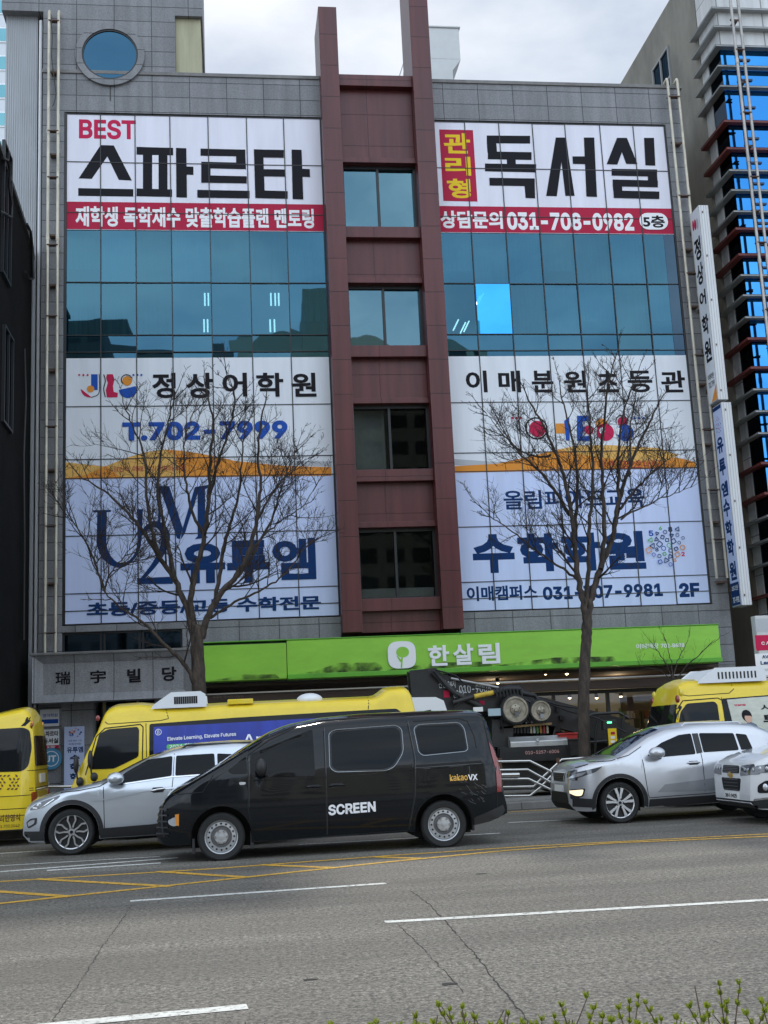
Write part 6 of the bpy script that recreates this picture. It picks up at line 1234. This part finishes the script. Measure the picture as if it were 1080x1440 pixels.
# stainless guard railing along the kerb
RAILM = mat('stainless', (.58, .57, .55), .22, 1)
r = root('guard_railing', (6.2, 25.62, .15), 'stainless guard railing with bent rails in front of the tow truck', 'railing'); YR = 25.6
for P in (((690, 1071), (745, 1070), (785, 1090)), ((690, 1083), (742, 1082), (780, 1103)), ((690, 1095.5), (743, 1095), (778, 1112)), ((690, 1107), (750, 1106), (766, 1090), (790, 1068), (850, 1063.5)), ((690, 1119.5), (745, 1119), (760, 1107), (785, 1080), (805, 1077.5), (830, 1076))):
    mb = MB(); mb.tube([at(x, y, YR+.03*(P[0][1] > 1100)) for x, y in P], .026, 8); build('rail', mb, RAILM, r, smooth=60)
mb = MB(); mb.tube([at(705, 1090, YR-.05), at(730, 1089.5, YR-.05)], .05, 10); build('sleeve', mb, RAILM, r, smooth=60)
for x in (704, 786, 852):
    p = at(x, 1080, YR); mb = MB(); z1 = at(x, 1066, YR).z; mb.tube([(p.x, YR+.04, .15), (p.x, YR+.04, z1)], .045, 10); build('post', mb, mat('brown_post', (.10, .05, .03), .6, var=.3), r, smooth=50)
r = root('guard_railing', (-2.6, 25.62, .15), 'short length of grey guard railing between the two left buses', 'railing')
for y in (1106, 1118):
    mb = MB(); mb.tube([at(55, y+1, YR), at(150, y-1, YR)], .03, 8); build('rail', mb, RAILM, r, smooth=60)
for x in (66, 108): p = at(x, 1100, YR); mb = MB(); mb.tube([(p.x, YR+.05, .15), (p.x, YR+.05, p.z)], .045, 8); build('post', mb, STEELP, r, smooth=50)

# ------------------------------------------------------------------ budding hedge at the viewer's feet
g = random.Random(21); LEAF = mat('young_leaf', (.17, .22, .025), .45, var=.3, vscale=30); t_ = LEAF.node_tree; b_ = t_.nodes['Principled BSDF']; b_.inputs['Subsurface Weight'].default_value = .0
tr_ = t_.nodes.new('ShaderNodeBsdfTranslucent'); tr_.inputs[0].default_value = (.34, .40, .035, 1); mx_ = t_.nodes.new('ShaderNodeMixShader'); mx_.inputs[0].default_value = .45
t_.links.new(b_.outputs[0], mx_.inputs[1]); t_.links.new(tr_.outputs[0], mx_.inputs[2]); t_.links.new(mx_.outputs[0], t_.nodes['Material Output'].inputs[0])
STEM = mat('hedge_stem', (.11, .075, .05), .8, var=.3, vscale=20)
r = root('hedge', (.9, 3, .14), 'low hedge of thin twigs with fresh green leaf buds at the bottom edge', 'hedge'); sm = MB(); lf = MB()
tips = [(530, 1432, 3), (558, 1445, 4), (585, 1424, 4), (617, 1408, 2), (632, 1414, 3), (650, 1411, 3), (668, 1426, 5), (690, 1436, 4), (735, 1432, 4), (762, 1428, 3), (790, 1408, 4), (800, 1440, 3), (825, 1396, 1), (835, 1412, 4), (848, 1424, 4), (870, 1412, 5), (885, 1403, 4), (898, 1396, 2), (908, 1404, 4), (930, 1428, 4), (952, 1426, 4), (970, 1410, 3), (977, 1372, 0), (995, 1410, 3), (1012, 1378, 5), (1040, 1358, 3), (1022, 1404, 5), (1050, 1420, 4), (1072, 1404, 2), (1085, 1396, 3), (1100, 1410, 4), (318, 1430, 0), (345, 1428, 0), (372, 1430, 0), (430, 1434, 0), (465, 1436, 1), (610, 1432, 4), (715, 1420, 1), (780, 1424, 4), (860, 1430, 4), (990, 1430, 4)]
for k in range(150): tips.append((g.uniform(520, 1110), g.uniform(1434, 1475), g.choice([4, 5, 6])))
for k in range(30): tips.append((g.uniform(540, 1110), g.uniform(1405, 1445), 0))
for px, py, nl in tips:
    Y = g.uniform(2.75, 3.3); T = at(px, max(py+9, 1386), Y); lean = Vector((g.uniform(-.2, .2), g.uniform(-.08, .08), 0)); B = T-Vector((0, 0, .42))+lean*1.2
    P = bend([B, B.lerp(T, .4)+lean*.15, B.lerp(T, .75)+Vector((g.uniform(-.02, .02), 0, 0)), T], 4); n = len(P); sm.tube(P, [.0034*(1-.6*i/n) for i in range(n)], 5)
    def leaf(q, d, s_):
        d = d.normalized(); a = d.cross(Vector((g.uniform(-1, 1), g.uniform(-1, 1), .3))).normalized(); up = a.cross(d); w = s_*.24
        lf.add([q, q+d*s_*.35+a*w+up*w*.5, q+d*s_, q+d*s_*.35-a*w+up*w*.5, q+d*s_*.55], [(0, 1, 4), (1, 2, 4), (2, 3, 4), (3, 0, 4)])
    for j in range(nl):
        q = P[max(n-1-int(j*1.3), 1)]-Vector((0, 0, .012*j))*.3
        for sg in (-1, 1):
            for kk in range(3): leaf(q, Vector((sg*g.uniform(.2, .6), g.uniform(-.4, .4), 1)), g.uniform(.012, .024))
        leaf(q, Vector((g.uniform(-.15, .15), g.uniform(-.2, .2), 1)), g.uniform(.012, .024))
    # side shoot
    if nl > 2 and g.random() < .6:
        q = P[int(n*.6)]; e = q+Vector((g.choice([-1, 1])*g.uniform(.02, .05), g.uniform(-.02, .02), g.uniform(.03, .08))); sm.tube([q, q.lerp(e, .6)+Vector((0, 0, .004)), e], [.0022, .0018, .0012], 4)
        for kk in range(4): leaf(e, Vector((g.uniform(-.5, .5), g.uniform(-.3, .3), 1)), g.uniform(.012, .022))
build('twigs', sm, STEM, r, smooth=60); build('leaves', lf, LEAF, r)
